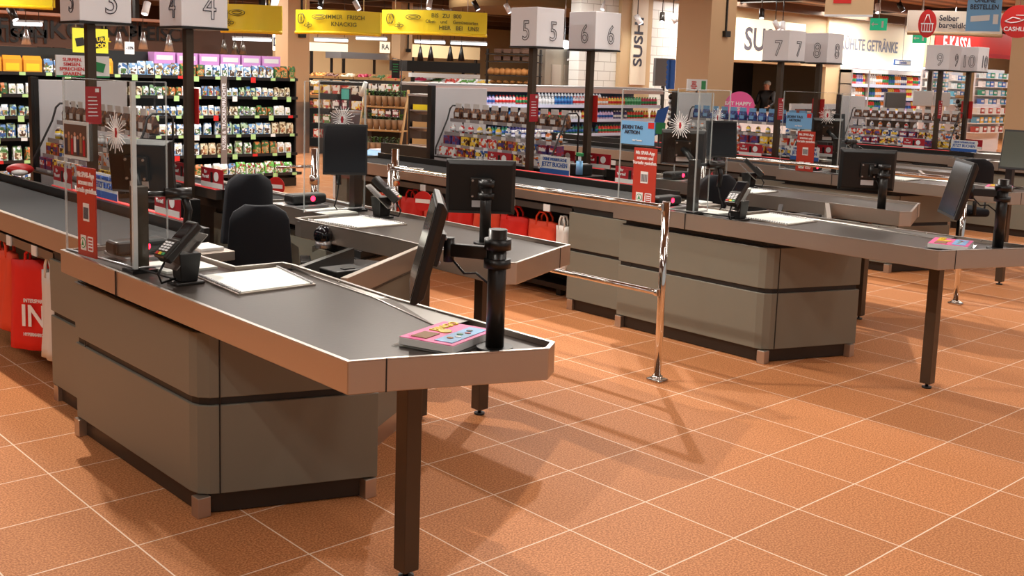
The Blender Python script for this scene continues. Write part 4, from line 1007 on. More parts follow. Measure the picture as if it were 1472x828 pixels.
for k in range(4):
    ox = PITCH * k; x = 1.36 + ox; y0, y1 = 3.0, 4.6
    if k == 3: y0 = 3.02
    ln = LN[k][0]
    t = thing('candy_rack', (x + .1, (y0 + y1) / 2, .93), 'wire candy rack with tiers of sweets above the belt of lane %s' % ln, 'rack')
    for yy in (y0, y1):
        m = MB(); m.tube([(x + .20, yy, .93), (x + .20, yy, 1.40), (x + .17, yy, 1.43), (x + .06, yy, 1.43), (x + .03, yy, 1.40), (x + .0, yy, 1.30), (x - .14, yy, 1.02), (x - .14, yy, .95)], .008); m.build('side_frame', WIRE, t)
    MB().box(x - .16, x + .22, y0, y1, .925, .94).build('bottom_plate', BLACKS, t)
    for (nm, z, xx, dd) in (('top', 1.30, .04, .1), ('second', 1.17, -.03, .11), ('third', 1.055, -.07, .11), ('lowest', .95, -.12, .13)):
        m = MB(); m.obox((x + xx + dd / 2, (y0 + y1) / 2, z - .006), (dd / 2, 0, .012), (0, (y1 - y0) / 2, 0), (0, 0, .004)); sh_ = m.build('shelf', WIRE, t)
        m = MB(); m.box(x + xx - .006, x + xx, y0, y1, z - .026, z + .006); m.build('price_rail', mat('rail_grey', (150, 146, 148), .4), sh_)
        for i in range(7): MB().box(x + xx - .008, x + xx - .006, y0 + .1 + i * .2, y0 + .16 + i * .2, z - .024, z + .004).build('price_card', WHITE, sh_)
        nI = 12
        for i in range(nI):
            yy = y0 + .06 + i * (y1 - y0 - .12) / (nI - 1); rz = -PI / 2
            if nm == 'top': put('hanging_pouch', PCH[1 if k == 2 else 0], (x + .09, yy, z), rz, 'pouch of sweets on the top tier of the lane %s candy rack' % ln, 'packet', 'pouches on the top tier, lane %s rack' % ln)
            elif nm == 'second': put('candy_tin', CANT[(i // 3 + k) % 4], (x + xx + .055, yy, z), rz, 'small tin on the second tier of the lane %s candy rack' % ln, 'tin', 'tins on the second tier, lane %s rack' % ln)
            else: put('candy_packet', CANM[(i // 2 + k * 3 + (2 if nm == 'third' else 0)) % 8], (x + xx + .06, yy, z), rz, 'small sweets packet on the %s tier of the lane %s candy rack' % (nm, ln), 'packet', 'sweets on the %s tier, lane %s rack' % (nm, ln))
# loose red and white sweets bag lying on the rack end of lane three
t = thing('sweets_bag', (1.05, 4.30, .93), 'crumpled red and white sweets bag heaped at the far end of the lane three belt', 'packet')
m = MB(); m.sph((1.03, 4.32, .972), .10, (.9, 1.1, .42), 14, 8); m.build('bag', RED, t); MB().sph((1.0, 4.24, .957), .06, (.9, 1.1, .4)).build('white_fold', WHITE, t)

# ------------------------------------------------------------------ dairy chiller
CY0 = 10.3; CX0 = at(619, 150, CY0).x; CX1 = at(951, 150, CY0).x
DRK = mat('chiller_inside', (40, 56, 84), .5)
t = thing('dairy_chiller', ((CX0 + CX1) / 2, CY0 + .4, 0), 'long open refrigerated chiller with four rows of bottles in the middle background', 'refrigerator')
MB().box(CX0, CX1, CY0 + .75, CY0 + .8, 0, 1.55).build('rear_wall', DRK, t)
MB().box(CX0, CX1, CY0 - .02, CY0 + .8, 0, .33).build('base', WGREY, t, .01)
MB().box(CX0 - .04, CX1 + .04, CY0 + .02, CY0 + .8, 1.52, 1.57).build('canopy', ALU, t, .01)
MB().box(CX0 - .04, CX1 + .04, CY0 - .0, CY0 + .03, 1.45, 1.53).build('canopy_front', mat('rosy_steel', (196, 172, 166), .35, .4), t)
MB().box(CX0 + .1, CX1 - .1, CY0 + .06, CY0 + .10, 1.46, 1.48).build('led_strip', LEDS, t)
for xx in (CX0 - .03, CX1 - .01):
    MB().box(xx, xx + .04, CY0 + .05, CY0 + .8, 0, 1.55).build('end_wall', GLASS if xx > CX1 - 1 else BLACKS, t)
    m = MB(); m.tube([(xx + .02, CY0 + .05, 1.5), (xx + .02, CY0 - .02, 1.2), (xx + .02, CY0 - .03, .4)], .015); m.build('end_frame', BLACKS, t)
rows_ = [('top', 1.225, .16), ('second', .96, .16), ('third', .69, .15), ('lowest', .42, .15)]
MB().box(CX0 + .5, CX1 - .3, CY0 + .10, CY0 + .75, 1.33, 1.35).build('upper_rack', DRK, t)
for nm, z, h in rows_:
    s_ = MB().box(CX0, CX1, CY0 + .03, CY0 + .75, z - .025, z).build('shelf', WGREY, t)
    MB().box(CX0, CX1, CY0 + .015, CY0 + .028, z - .05, z + .008).build('price_rail', mat('pale_blue_rail', (206, 218, 244), .4), s_)
BC = [(236, 140, 60), (214, 190, 226), (226, 222, 226), (224, 70, 60), (240, 244, 246), (70, 150, 214), (230, 200, 90), (120, 200, 150), (60, 60, 120), (40, 110, 80), (250, 236, 120), (200, 60, 90)]
BCM = vary('bottle_body', BC, .3); CAPS = [WHITE, BLUE, RED, GREEN]
BTM = [bottle_mesh('dairy_bottle', .034, .16, BCM[i], CAPS[i % 4]) for i in range(12)]
seqs = {'top': [0, 1, 1, 2, 3, 4, 5, 2, 0, 6, 7, 11], 'second': [5, 5, 9, 5, 4, 8, 3, 4, 6, 1, 8, 3, 6], 'third': [2, 6, 9, 8, 8, 9, 9, 3, 11, 4], 'lowest': [5, 7, 7, 6, 9, 10, 4, 2]}
nb = 0
for nm, z, h in rows_:
    N = 72; sq = seqs[nm]
    for i in range(N):
        x = CX0 + .08 + i * (CX1 - CX0 - .16) / (N - 1); me = BTM[sq[min(len(sq) - 1, int(i / N * len(sq)))]]
        if i % 10 == 9 and nm != 'top': continue
        put('dairy_bottle', me, (x, CY0 + .10, z), 0, 'small bottle on the %s row of the long dairy chiller' % nm, 'bottle', 'bottles on the %s row of the dairy chiller' % nm)
for i in range(20):
    put('dairy_bottle', BTM[4], (CX0 + 2.6 + i * .085, CY0 + .14, 1.35 - .0), 0, 'white bottle under the canopy of the dairy chiller', 'bottle', 'white bottles under the chiller canopy').scale = (.8, .8, .55)

# ------------------------------------------------------------------ hanging signs
def ring_banner(px0, px1, ytop0, ytop1, ybot0, ybot1, D, bulge, label, lines, mat_=YEL, lip=YELD, txt=BRTXT, fruit=True):
    a = at(px0, (ytop0 + ybot0) / 2, D=D); b = at(px1, (ytop1 + ybot1) / 2, D=D)
    z1 = (at(px0, ytop0, D=D).z + at(px1, ytop1, D=D).z) / 2; z0 = (at(px0, ybot0, D=D).z + at(px1, ybot1, D=D).z) / 2
    t = thing('ring_banner', ((a.x + b.x) / 2, (a.y + b.y) / 2, z0), label, 'banner')
    ch = Vector((b.x - a.x, b.y - a.y, 0)); L = ch.length; d = ch / L; nn = Vector((d.y, -d.x, 0))      # towards camera
    pts = []
    N = 22
    for i in range(N + 1):
        s_ = i / N; pts.append(Vector((a.x, a.y, 0)) + d * (L * s_) + nn * (bulge * math.sin(PI * s_)))
    m = MB(); th = .03
    vs = []
    for p in pts:
        for z in (z0, z1): vs.append((p.x, p.y, z))
    for p in pts:
        for z in (z0, z1): q = p - nn * th; vs.append((q.x, q.y, z))
    n = len(pts); fs = []
    for i in range(n - 1):
        o1, o2 = 2 * i, 2 * i + 2; b1, b2 = 2 * n + o1, 2 * n + o2
        fs += [(o1, o2, o2 + 1, o1 + 1), (b2, b1, b1 + 1, b2 + 1), (o1, b1, b2, o2), (o1 + 1, o2 + 1, b2 + 1, b1 + 1)]
    fs += [(0, 1, 2 * n + 1, 2 * n), (2 * n - 2, 4 * n - 2, 4 * n - 1, 2 * n - 1)]
    m.add(vs, fs); m.build('banner_sheet', mat_, t)
    m = MB(); m.tube([Vector((p.x, p.y, z0 - .01)) for p in pts], .028, 6); m.build('lower_rim', lip, t)
    # rear half of the ring
    m = MB(); pr = [Vector((a.x, a.y, 0)) + d * (L * i / N) - nn * (bulge * 1.2 * math.sin(PI * i / N) + .05) for i in range(N + 1)]
    for i in range(N): m.quad((pr[i].x, pr[i].y, z0), (pr[i + 1].x, pr[i + 1].y, z0), (pr[i + 1].x, pr[i + 1].y, z1), (pr[i].x, pr[i].y, z1))
    o = m.build('rear_sheet', mat_, t); o.modifiers.new('thickness', 'SOLIDIFY').thickness = .02
    H = z1 - z0
    for (s, fr, hz_, sz) in lines:
        i = int(fr * N); p = pts[i]; tg = (pts[min(i + 1, N)] - pts[max(i - 1, 0)]).normalized(); nm = Vector((tg.y, -tg.x, 0))
        i1 = fr
        # letters follow the curve one word at a time
        words = s.split(' '); tot = len(s); pos = 0
        for wd in words:
            f2 = fr + (pos + len(wd) / 2 - tot / 2) * sz * .54 / L; i2 = max(0, min(N - 1, int(f2 * N))); q = pts[i2].lerp(pts[i2 + 1], f2 * N - i2)
            tg = (pts[i2 + 1] - pts[i2]).normalized(); nm = Vector((tg.y, -tg.x, 0))
            text('lettering', wd, sz, Vector((q.x, q.y, z0 + H * hz_)) + nm * .03, tg, Z1, txt, t); pos += len(wd) + 1
    if fruit:
        for (fr, hh, kind) in ((.10, .6, 0), (.33, .68, 1), (.22, .3, 2)):
            i2 = int(fr * N); q = pts[i2]; tg = (pts[i2 + 1] - pts[i2]).normalized(); nm = Vector((tg.y, -tg.x, 0))
            c = Vector((q.x, q.y, z0 + H * hh)) + nm * .03; m = MB(); loops = []
            if kind == 0: loops = [(0, .8, 1), (-.4, .5, 1), (.4, .5, 1)]
            elif kind == 1: loops = [(0, 1.6, .5), (0, 1.0, .25)]
            else: loops = [(-.5, .5, .25), (.5, .5, .25), (0, .25, .6)]
            for (ofs, rw, rh) in loops:
                R_ = H * .22; m.tube([c + tg * (ofs * R_ + rw * R_ * math.cos(a_ * PI / 8)) + Z1 * (rh * R_ * math.sin(a_ * PI / 8)) for a_ in range(17)], .006, 4)
            m.build('fruit_drawing', txt, t)
    for fr in (.15, .85):
        p = pts[int(fr * N)]; MB().cyl((p.x, p.y, z1), (p.x, p.y, 3.85), .008, n=6).build('hanging_wire', ALU, t)
    return t
ring_banner(549, 700, 14, 19, 46, 51, 19, .35, 'yellow curved banner with vegetable drawings hanging in the middle', [('BIS ZU 800', .62, .76, .10), ('Obst- und Gemüsesorten', .68, .50, .08), ('HIER BEI UNS!', .74, .24, .10)])
ring_banner(425, 547, 10, 22, 46, 49, 18, .3, 'yellow curved banner right of the left column reading fresh and crunchy', [('IMMER FRISCH', .62, .68, .095), ('KNACKIG', .60, .36, .095)])
ring_banner(318, 405, 7, 8, 44, 46, 17, .2, 'yellow curved banner between the lane four cube and the left column', [])
ring_banner(-60, 75, -40, -30, 8, 9, 16, .3, 'yellow banner cut off at the top left corner', [], fruit=False)
ring_banner(150, 182, -20, -20, 10, 11, 16, .08, 'narrow yellow banner piece between the cubes of lanes three and four', [], fruit=False)

# red self-checkout banner with white ring banner above
t, cx, z0, z1, w_ = flat_sign('checkout_banner', 1343, 50, 1560, 80, 8.6, RED, 'long red banner with white letters hanging at the right edge')
xk = at(1376, 62, 8.6).x; text('lettering', 'E-KASSA', .48, (xk, 8.59, z0 + (z1 - z0) * .28), X1, Z1, WGREY, t, sx=.85)
text('lettering', 'E-KASSA', .44, (at(1500, 62, 8.6).x, 8.59, z0 + (z1 - z0) * .42), X1, Z1, WGREY, t, sx=.85)
MB().box(cx - w_ / 2, cx + w_ / 2, 8.56, 8.62, z0 - .10, z0 - .0).build('lower_rim', REDD, t)
for s_ in (-.4, 0, .4): MB().cyl((cx + s_ * w_, 8.61, z1), (cx + s_ * w_, 8.61, 3.85), .01, n=6).build('hanging_wire', ALU, t)
rb = ring_banner(1305, 1442, 22, 12, 51, 46, 16.5, .12, 'white curved banner about scanning yourself cashless with a red basket disc', [('Selber scannen', .56, .66, .115), ('bargeldlos zahlen', .60, .34, .115)], mat_=mat('cream_banner', (238, 226, 210), .5), lip=BEIGE, txt=BTXT, fruit=False)
c = at(1333, 34, D=16.2); fw = (CAMC - c); fw.z = 0; fw.normalize(); rr_ = Vector((-fw.y, fw.x, 0))
m = MB(); N = 28; m.add([c + rr_ * (.13 * math.cos(2 * PI * i / N)) + Z1 * (.21 * math.sin(2 * PI * i / N)) + fw * z for z in (-.01, .01) for i in range(N)], [tuple(range(N)), tuple(range(N, 2 * N))] + [(i, (i + 1) % N, N + (i + 1) % N, N + i) for i in range(N)]); m.build('basket_disc', RED, rb)
m = MB(); q = c + fw * .014
m.obox(q, rr_ * .09, fw * .002, Z1 * .008); m.obox(q - Z1 * .12, rr_ * .065, fw * .002, Z1 * .008)
for s_ in (-1, -.5, 0, .5, 1): m.obox(q + rr_ * (.075 * s_) - Z1 * .06, rr_ * .005, fw * .002, Z1 * .06)
for s_ in (-1, 1): m.tube([q + rr_ * (.05 * s_) + Z1 * .01, q + rr_ * (.012 * s_) + Z1 * .13], .006, 5)
m.obox(q + Z1 * .13, rr_ * .02, fw * .002, Z1 * .008)
m.build('basket_icon', WTXT, rb)
c = at(1464, 31, D=15.5); t = thing('cashless_disc', tuple(c), 'round red cashless sign with a white hand drawing at the right edge', 'sign')
m = MB(); m.cyl(c - fw * .01, c + fw * .01, .235, n=40); m.build('disc', RED, t)
text('lettering', 'CASHLESS', .085, c + fw * .014 - Z1 * .11, rr_, Z1, WTXT, t)
m = MB(); q = c + fw * .014 + Z1 * .04
m.tube([q - rr_ * .18 - Z1 * .04, q - rr_ * .08 + Z1 * .02, q + rr_ * .0, q + rr_ * .06 - Z1 * .02, q - rr_ * .02 - Z1 * .05, q - rr_ * .10 - Z1 * .06, q - rr_ * .18 - Z1 * .04], .008, 5)
m.obox(q + rr_ * .06 + Z1 * .05, rr_ * .10, fw * .002, Z1 * .006); m.obox(q + rr_ * .15 + Z1 * .02, rr_ * .006, fw * .002, Z1 * .035); m.obox(q + rr_ * .1 - Z1 * .01, rr_ * .05, fw * .002, Z1 * .006); m.build('hand_icon', WTXT, t)
MB().cyl(c + Z1 * .23, Vector((c.x, c.y, 3.85)), .008, n=6).build('hanging_wire', ALU, t)
# blue hanging sign
c0 = at(1412, 45, D=13.5); c1 = at(1416, -20, D=13.5); t = thing('order_sign', tuple(c0), 'light blue hanging sign with small white label cards at the top right', 'sign')
m = MB(); h = c1.z - c0.z; m.obox(Vector((c0.x, c0.y, (c0.z + c1.z) / 2)), rr_ * .20, fw * .015, Z1 * h / 2); m.build('board', LBLUE, t)
text('lettering', 'ONLINE\nBESTELLEN', .085, Vector((c0.x, c0.y, c0.z + .34)) + fw * .02, rr_, Z1, BTXT, t, sx=.8)
m = MB(); m.obox(Vector((c0.x, c0.y, c0.z + .16)) + fw * .02 - rr_ * .04, rr_ * .11 + Z1 * .01, fw * .003, Z1 * .035); m.obox(Vector((c0.x, c0.y, c0.z + .15)) + fw * .02 + rr_ * .14, rr_ * .03, fw * .003, Z1 * .06); m.build('label_cards', WHITE, t)
MB().cyl((c1.x, c1.y, c1.z), (c1.x, c1.y, 3.85), .008, n=6).build('hanging_wire', ALU, t)
c0 = at(1220, 20, D=12.5); t = thing('menu_sign', tuple(c0), 'beige hanging sign with a red patch cut off at the top edge', 'sign')
m = MB(); m.obox(c0 + Z1 * .12, rr_ * .27 , fw * .02, Z1 * .13); m.build('board', BEIGE, t)
m = MB(); m.obox(c0 + Z1 * .16 + fw * .025 - rr_ * .08, rr_ * .10, fw * .003, Z1 * .04); m.build('red_patch', RED, t)
m = MB(); m.obox(c0 - Z1 * .02 + fw * .01, rr_ * .27, fw * .02, Z1 * .012); m.build('lower_rim', WGREY, t)
MB().cyl(c0 + Z1 * .24, Vector((c0.x, c0.y, 3.85)), .008, n=6).build('hanging_wire', ALU, t)
# exit signs
for (u, v, D, s, lab_) in ((1263, 35, 20, .14, 'green exit sign with a white arrow on the drinks wall side'), (1322, 55, 24, .14, 'small green exit sign partly behind the white curved banner')):
    c = at(u, v, D=D); t = thing('exit_sign', tuple(c), lab_, 'exit sign')
    m = MB(); m.obox(c, rr_ * .15, fw * .03, Z1 * .11); m.build('box', EXITG, t)
    m = MB(); q = c + fw * .033 - rr_ * .06; m.obox(q, rr_ * .05, fw * .002, Z1 * .010); m.add([q - rr_ * .07, q - rr_ * .03 + Z1 * .04, q - rr_ * .03 - Z1 * .04], [(0, 1, 2)]); m.obox(q + rr_ * .13, rr_ * .018, fw * .002, Z1 * .06); m.build('arrow', WTXT, t)
    MB().cyl(c + Z1 * .11, Vector((c.x, c.y, 3.85)), .01, n=6).build('hanging_rod', ALU, t)

# ------------------------------------------------------------------ lit wall signs
t = thing('sushi_sign', (at(1100, 60, 12.97).x, 12.95, 2.3), 'large backlit white SUSHI sign panel above the dark kitchen opening', 'sign')
MB().box(at(1048, 60, 12.93).x, at(1157, 60, 12.93).x, 12.93, 12.99, at(1100, 88, 12.93).z, at(1100, 29, 12.93).z).build('panel', LEDW, t)
GT = mat('grey_letters', (120, 124, 140), .5)
text('lettering', 'SUSHI', .82, (at(1105, 60, 12.9).x, 12.92, at(1108, 60, 12.9).z), X1, Z1, GT, t, sx=1.0)
t = thing('drinks_sign', (at(1260, 60, 12.97).x, 12.95, 2.3), 'cream wall glow painted as a panel with the grey chilled drinks lettering', 'sign')
MB().box(at(1190, 60, 12.93).x, at(1330, 60, 12.93).x, 12.93, 12.99, at(1250, 95, 12.93).z, at(1250, 30, 12.93).z).build('panel', mat('wall_glow_cream', (240, 228, 196), .5), t)  # cream colour of this sheet stands for the glow on the beige wall
text('lettering', 'GEKÜHLTE GETRÄNKE', .46, (at(1246, 68, 12.9).x, 12.92, at(1246, 66, 12.9).z), X1, Z1, GT, t, sx=.80)
t = thing('vertical_sushi_sign', (at(918, 60, 12.85).x, 12.85, 1.7), 'pale vertical sign with the word SUSHI turned sideways on the tiled wall', 'sign')
MB().box(at(908, 60, 12.86).x, at(930, 60, 12.86).x, 12.86, 12.89, at(918, 122, 12.86).z, 3.84).build('panel', mat('pale_sign', (226, 218, 198), .5), t)
text('lettering', 'SUSHI', .42, (at(919, 60, 12.84).x, 12.85, at(919, 60, 12.84).z), Z1, -X1, BTXT, t, sx=1.05)

# ------------------------------------------------------------------ drinks cooler on the right
DY = 12.6; X0, X1_ = at(1222, 130, DY).x, at(1328, 130, DY).x
t = thing('drinks_cooler', ((X0 + X1_) / 2, DY + .3, 0), 'tall open drinks cooler with rows of bottles under the drinks lettering', 'refrigerator')
MB().box(X0, X1_, DY + .33, DY + .36, 0, 2.2).build('rear_wall', DARKW, t)
MB().box(X0, X1_, DY - .02, DY + .36, at(1280, 100, DY).z, at(1280, 94, DY).z).build('canopy', LEDS, t)
MB().box(X0, X1_, DY - .0, DY + .36, at(1280, 107, DY).z, at(1280, 100, DY).z - .005).build('canopy_front', WGREY, t)
for xx in (X0, X1_ - .05, at(1247, 130, DY).x): MB().box(xx, xx + .05, DY - .02, DY + .33, 0, 2.2).build('side_wall', ALU, t)
lv = [('top', 119), ('second', 137), ('third', 156)]
for nm, py in lv:
    z = at(1280, py + 3, DY).z; s_ = MB().box(X0, X1_, DY + .02, DY + .33, z - .03, z).build('shelf', WGREY, t)
    MB().box(X0, X1_, DY + .0, DY + .018, z - .09, z).build('price_rail', mat('blue_white_rail', (204, 216, 244), .4), s_)
    for i in range(34):
        x = X0 + .15 + i * (X1_ - X0 - .3) / 33
        o = put('drink_bottle', BTM[[0, 8, 6, 3, 1, 10, 4, 0, 3, 9][(i // 3 + len(nm)) % 10]], (x, DY + .12, z), 0, 'drink bottle on the %s shelf of the drinks cooler' % nm, 'bottle', 'bottles on the %s shelf of the drinks cooler' % nm); o.scale = (1.6, 1.6, 1.9)
t, cx, z0, z1, w_ = flat_sign('counter_sign', 1285, 86, 1310, 94, 12.4, BLUE, 'small blue framed sign above the drinks cooler'); MB().box(cx - w_ * .44, cx + w_ * .44, 12.39, 12.399, z0 + .03, z1 - .03).build('white_field', WHITE, t)
text('lettering', 'Getränke', .12, (cx, 12.388, (z0 + z1) / 2), X1, Z1, BLUE, t)
MB().cyl((cx, 12.42, z1), (cx, 12.42, 3.85), .01, n=6).build('hanging_rod', ALU, t)

# ------------------------------------------------------------------ people
def person(loc, h, facing, shirt, label, cap=None, hair=(60, 44, 34)):
    x, y = loc; s = h / 1.75; f_ = Vector(facing).normalized(); r = Vector((f_.y, -f_.x, 0))
    t = thing('person', (x, y, 0), label, 'person')
    P = lambda a, b, z: Vector((x, y, 0)) + r * (a * s) + f_ * (b * s) + Z1 * (z * s)
    V = [P(0, 0, .96), P(0, .01, 1.15), P(0, .0, 1.38), P(0, .01, 1.50), P(0, .02, 1.60), P(0, .025, 1.70),
         P(.19, 0, 1.42), P(.25, .06, 1.15), P(.20, .28, 1.05), P(-.19, 0, 1.42), P(-.25, .06, 1.15), P(-.20, .28, 1.05),
         P(.10, 0, .90), P(.11, .02, .50), P(.11, 0, .08), P(.11, .14, .04), P(-.10, 0, .90), P(-.11, .02, .50), P(-.11, 0, .08), P(-.11, .14, .04)]
    E_ = [(0, 1), (1, 2), (2, 3), (3, 4), (4, 5), (2, 6), (6, 7), (7, 8), (2, 9), (9, 10), (10, 11), (0, 12), (12, 13), (13, 14), (14, 15), (0, 16), (16, 17), (17, 18), (18, 19)]
    Rr = [.15, .14, .15, .055, .085, .075, .075, .05, .035, .075, .05, .035, .095, .065, .045, .04, .095, .065, .045, .04]
    V = [v - Vector((x, y, 0)) for v in V]
    me = bpy.data.meshes.new('body'); me.from_pydata(V, E_, []); o = bpy.data.objects.new('body', me); COL.objects.link(o)
    o.modifiers.new('skin', 'SKIN'); sub = o.modifiers.new('sub', 'SUBSURF'); sub.levels = sub.render_levels = 2
    for i, q in enumerate(Rr): me.skin_vertices[0].data[i].radius = (q * s, q * s * (.75 if i < 3 else 1)); 
    me.skin_vertices[0].data[0].use_root = True
    dg = bpy.context.evaluated_depsgraph_get(); m2 = bpy.data.meshes.new_from_object(o.evaluated_get(dg)); bpy.data.objects.remove(o)
    m2.materials.clear(); m2.materials.append(SKIN); m2.materials.append(shirt)
    for p in m2.polygons: p.use_smooth = True; p.material_index = 1 if p.center.z < 1.50 * s and not (p.center.dot(f_) > .24 * s and p.center.z > .9 * s) else 0
    b = bpy.data.objects.new('body', m2); COL.objects.link(b); b.parent = t; ORG[b] = ORG[t]
    hm = mat('hair_%d' % hair[0], hair, .7)
    c = P(0, -.005, 1.68)
    MB().sph(c, .095 * s, (1, 1.05, .85)).build('hair' if not cap else 'cap', cap or hm, t)
    if cap:
        m = MB(); m.obox(P(0, .11, 1.69), r * .07 * s, f_ * .06 * s, Z1 * .006); m.build('cap_brim', cap, t)
    for s_ in (-1, 1): MB().sph(P(.085 * s_, .02, 1.62), .018 * s, (.6, 1, 1.5), 8, 6).build('ear', SKIN, t); MB().sph(P(.03 * s_, .105, 1.635), .009 * s, n=8, m=6).build('eye', BTXT, t)
    MB().sph(P(0, .115, 1.605), .016 * s, (1, 1, 1.4), 8, 6).build('nose', SKIN, t)
    MB().sph(P(0, .10, 1.565), .02 * s, (1.2, .5, .3), 8, 6).build('mouth', REDD, t)
    for s_ in (-1, 1):
        h0 = P(.20 * s_, .30, 1.04)
        for i in range(5): MB().tube([h0 + r * (.012 * (i - 2) * s), h0 + r * (.015 * (i - 2) * s) + f_ * (.05 if i else .03) * s, h0 + r * (.016 * (i - 2) * s) + f_ * (.085 if i else .045) * s - Z1 * .02], .008 * s, 6).build('finger', SKIN, t)
    return t
CAPM = mat('grey_cap', (150, 156, 150), .7)
p = at(1101, 150, 13.9); person((p.x, 13.9), 1.80, (-.9, -.1, 0), BLACKS, 'cook in black shirt and grey cap looking left in the sushi kitchen', CAPM)
p = at(1048, 130, 13.9); person((p.x + .35, 14.2), 1.72, (.2, -1, 0), BLACKS, 'person with dark hair standing half hidden behind the wide right column', None)
p = at(765, 120, 15.2); person((p.x, 15.2), 1.66, (.5, -.8, 0), WGREY, 'person whose head shows behind the long dairy chiller', None, (120, 96, 70))
# kitchen counter
kx0, kx1 = at(1052, 150, 13.4).x, at(1150, 150, 13.4).x
t = thing('kitchen_counter', ((kx0 + kx1) / 2, 13.5, 0), 'pale counter in the sushi kitchen opening in front of the cook', 'counter')
MB().box(kx0, kx1, 13.35, 13.7, 0, .92).build('body', WGREY, t); MB().box(kx0, kx1, 13.32, 13.72, .92, .96).build('worktop', ALU, t)
cx_ = at(1068, 155, 9.0); t = thing('promo_disc', tuple(cx_), 'round pink promotional sign with white lettering above the lane seven rack', 'sign')
t2 = None
c = at(1063, 153, D=15.5); ORG[t] = c.copy(); t.location = c
m = MB(); m.cyl(c - fw * .01, c + fw * .01, .215, n=40); m.build('disc', PINK, t)
text('lettering', 'EAT HAPPY\nSUSHI', .075, c + fw * .014 - rr_ * .02, rr_, Z1, WTXT, t)
MB().cyl((c.x, c.y, 0), (c.x, c.y, c.z - .2), .012, n=8).build('pole', ALU, t)
MB().cyl((c.x, c.y, 0), (c.x, c.y, .02), .12, n=20).build('foot', ALU, t)

# tall grey screens / boards near the tiled wall
t = thing('menu_screen', (at(956, 105, 11.6).x, 11.6, 0), 'dark grey display board standing left of the wide right column', 'screen')
a, b = at(942, 105, 11.6), at(970, 105, 11.6); MB().box(a.x, b.x, 11.6, 11.66, at(956, 124, 11.6).z, at(956, 84, 11.6).z).build('board', mat('slate_grey', (96, 98, 100), .5), t)
MB().box((a.x + b.x) / 2 - .04, (a.x + b.x) / 2 + .04, 11.62, 11.66, 0, at(956, 124, 11.6).z).build('stand', BLACKS, t)
# blue pop-up display left of column 3 with ball dispensers
c = at(966, 103, D=17.6); t = thing('blue_banner', (c.x, c.y, 0), 'blue scalloped edge banner at the wide right column', 'banner')
m = MB(); m.obox(Vector((c.x, c.y, (c.z) - .05)), rr_ * .05, fw * .02, Z1 * .24)
for i in range(6): m.cyl(Vector((c.x, c.y, c.z - .25 + .08 * i)) - rr_ * .05 - fw * .02, Vector((c.x, c.y, c.z - .25 + .08 * i)) - rr_ * .05 + fw * .02, .045, n=12)
m.build('banner_sheet', BLUE, t); MB().cyl((c.x, c.y, 0), (c.x, c.y, c.z - .29), .015, n=8).build('pole', ALU, t)
for (u, lab_) in ((970, 'left of the wide right column'), (1379, 'under the lane ten cube')):
    D = 13.6 if u < 1000 else 18.5
    c = at(u, 190 if u < 1000 else 185, D=D); t = thing('ball_dispenser', (c.x, c.y, 0), 'tall clear tube stacked with silver capsules %s' % lab_, 'dispenser')
    zt = at(u, 134 if u < 1000 else 141, D=D).z
    MB().cyl((c.x, c.y, 0), (c.x, c.y, .75), .12, n=20).build('stand', BLACKS, t)
    MB().cyl((c.x, c.y, zt), (c.x, c.y, zt + .05), .11, n=20).build('lid', WOOD, t)
    n_ = 0; z = .79
    while z < zt - .03:
        for i in range(5):
            a = 2 * PI * i / 5 + z * 9; MB().sph((c.x + .072 * math.cos(a), c.y + .072 * math.sin(a), z), .037, n=8, m=6).build('capsule', ALU if (i + n_) % 3 else BLACKS, t)
        z += .068; n_ += 1
# green and blue leaning poster left of the dispenser
c = at(948, 175, D=13.2); t = thing('leaning_poster', (c.x, c.y, .8), 'tilted blue and green poster left of the silver capsule tube', 'poster')
m = MB(); m.obox(Vector((c.x, c.y, c.z)), rr_ * .07 + Z1 * .03, fw * .01, Z1 * .17 + rr_ * .04); m.build('board', BLUE, t)
m = MB(); m.obox(Vector((c.x, c.y, c.z - .08)) + fw * .012 + rr_ * .02, rr_ * .06, fw * .002, Z1 * .07); m.build('green_field', GREEN, t)
MB().cyl((c.x, c.y, 0), (c.x, c.y, c.z - .15), .012, n=8).build('pole', BLACKS, t)

# barrier posts with no-entry signs and clear gates beyond lane four
for i, (u, v, us, vs_, D) in enumerate(((452, 283, 397, 268, 9.1), (567, 300, 608, 289, 8.9))):
    c = at(u, v, D=D); t = thing('gate_post', (c.x, c.y, 0), 'chrome gate post with clear swing panel %s' % ('left of the till touchscreen' if i == 0 else 'right of the till touchscreen'), 'gate')
    zt = at(u, 213, D=D).z
    MB().cyl((c.x, c.y, 0), (c.x, c.y, zt), .03, n=18).build('post', CHROME, t); MB().cyl((c.x, c.y, 0), (c.x, c.y, .02), .07, n=20).build('foot', CHROME, t)
    MB().cyl((c.x, c.y, zt - .3), (c.x, c.y, zt - .22), .042, n=18).build('collar', CHROME, t)
    e = at(us, v - 8, D=D - .2); e.z = 0
    m = MB(); d = Vector((e.x - c.x, e.y - c.y, 0)); m.obox(Vector((c.x, c.y, zt - .38)) + d * .5, d * .5, Vector((-d.y, d.x, 0)).normalized() * .005, Z1 * .25); m.build('swing_panel', GLASS, t)
    m = MB(); m.tube([Vector((c.x, c.y, zt - .15)), Vector((c.x, c.y, zt - .15)) + d], .012); m.build('upper_bar', CHROME, t)
    s_ = at(us, vs_, D=D - .25); m = MB(); m.cyl(s_ - fw * .004, s_ + fw * .004, .08, n=32); dsc = m.build('no_entry_disc', RED, t)
    m = MB(); m.obox(s_ + fw * .006, rr_ * .064, fw * .002, Z1 * .016); m.build('white_bar', WTXT, dsc)

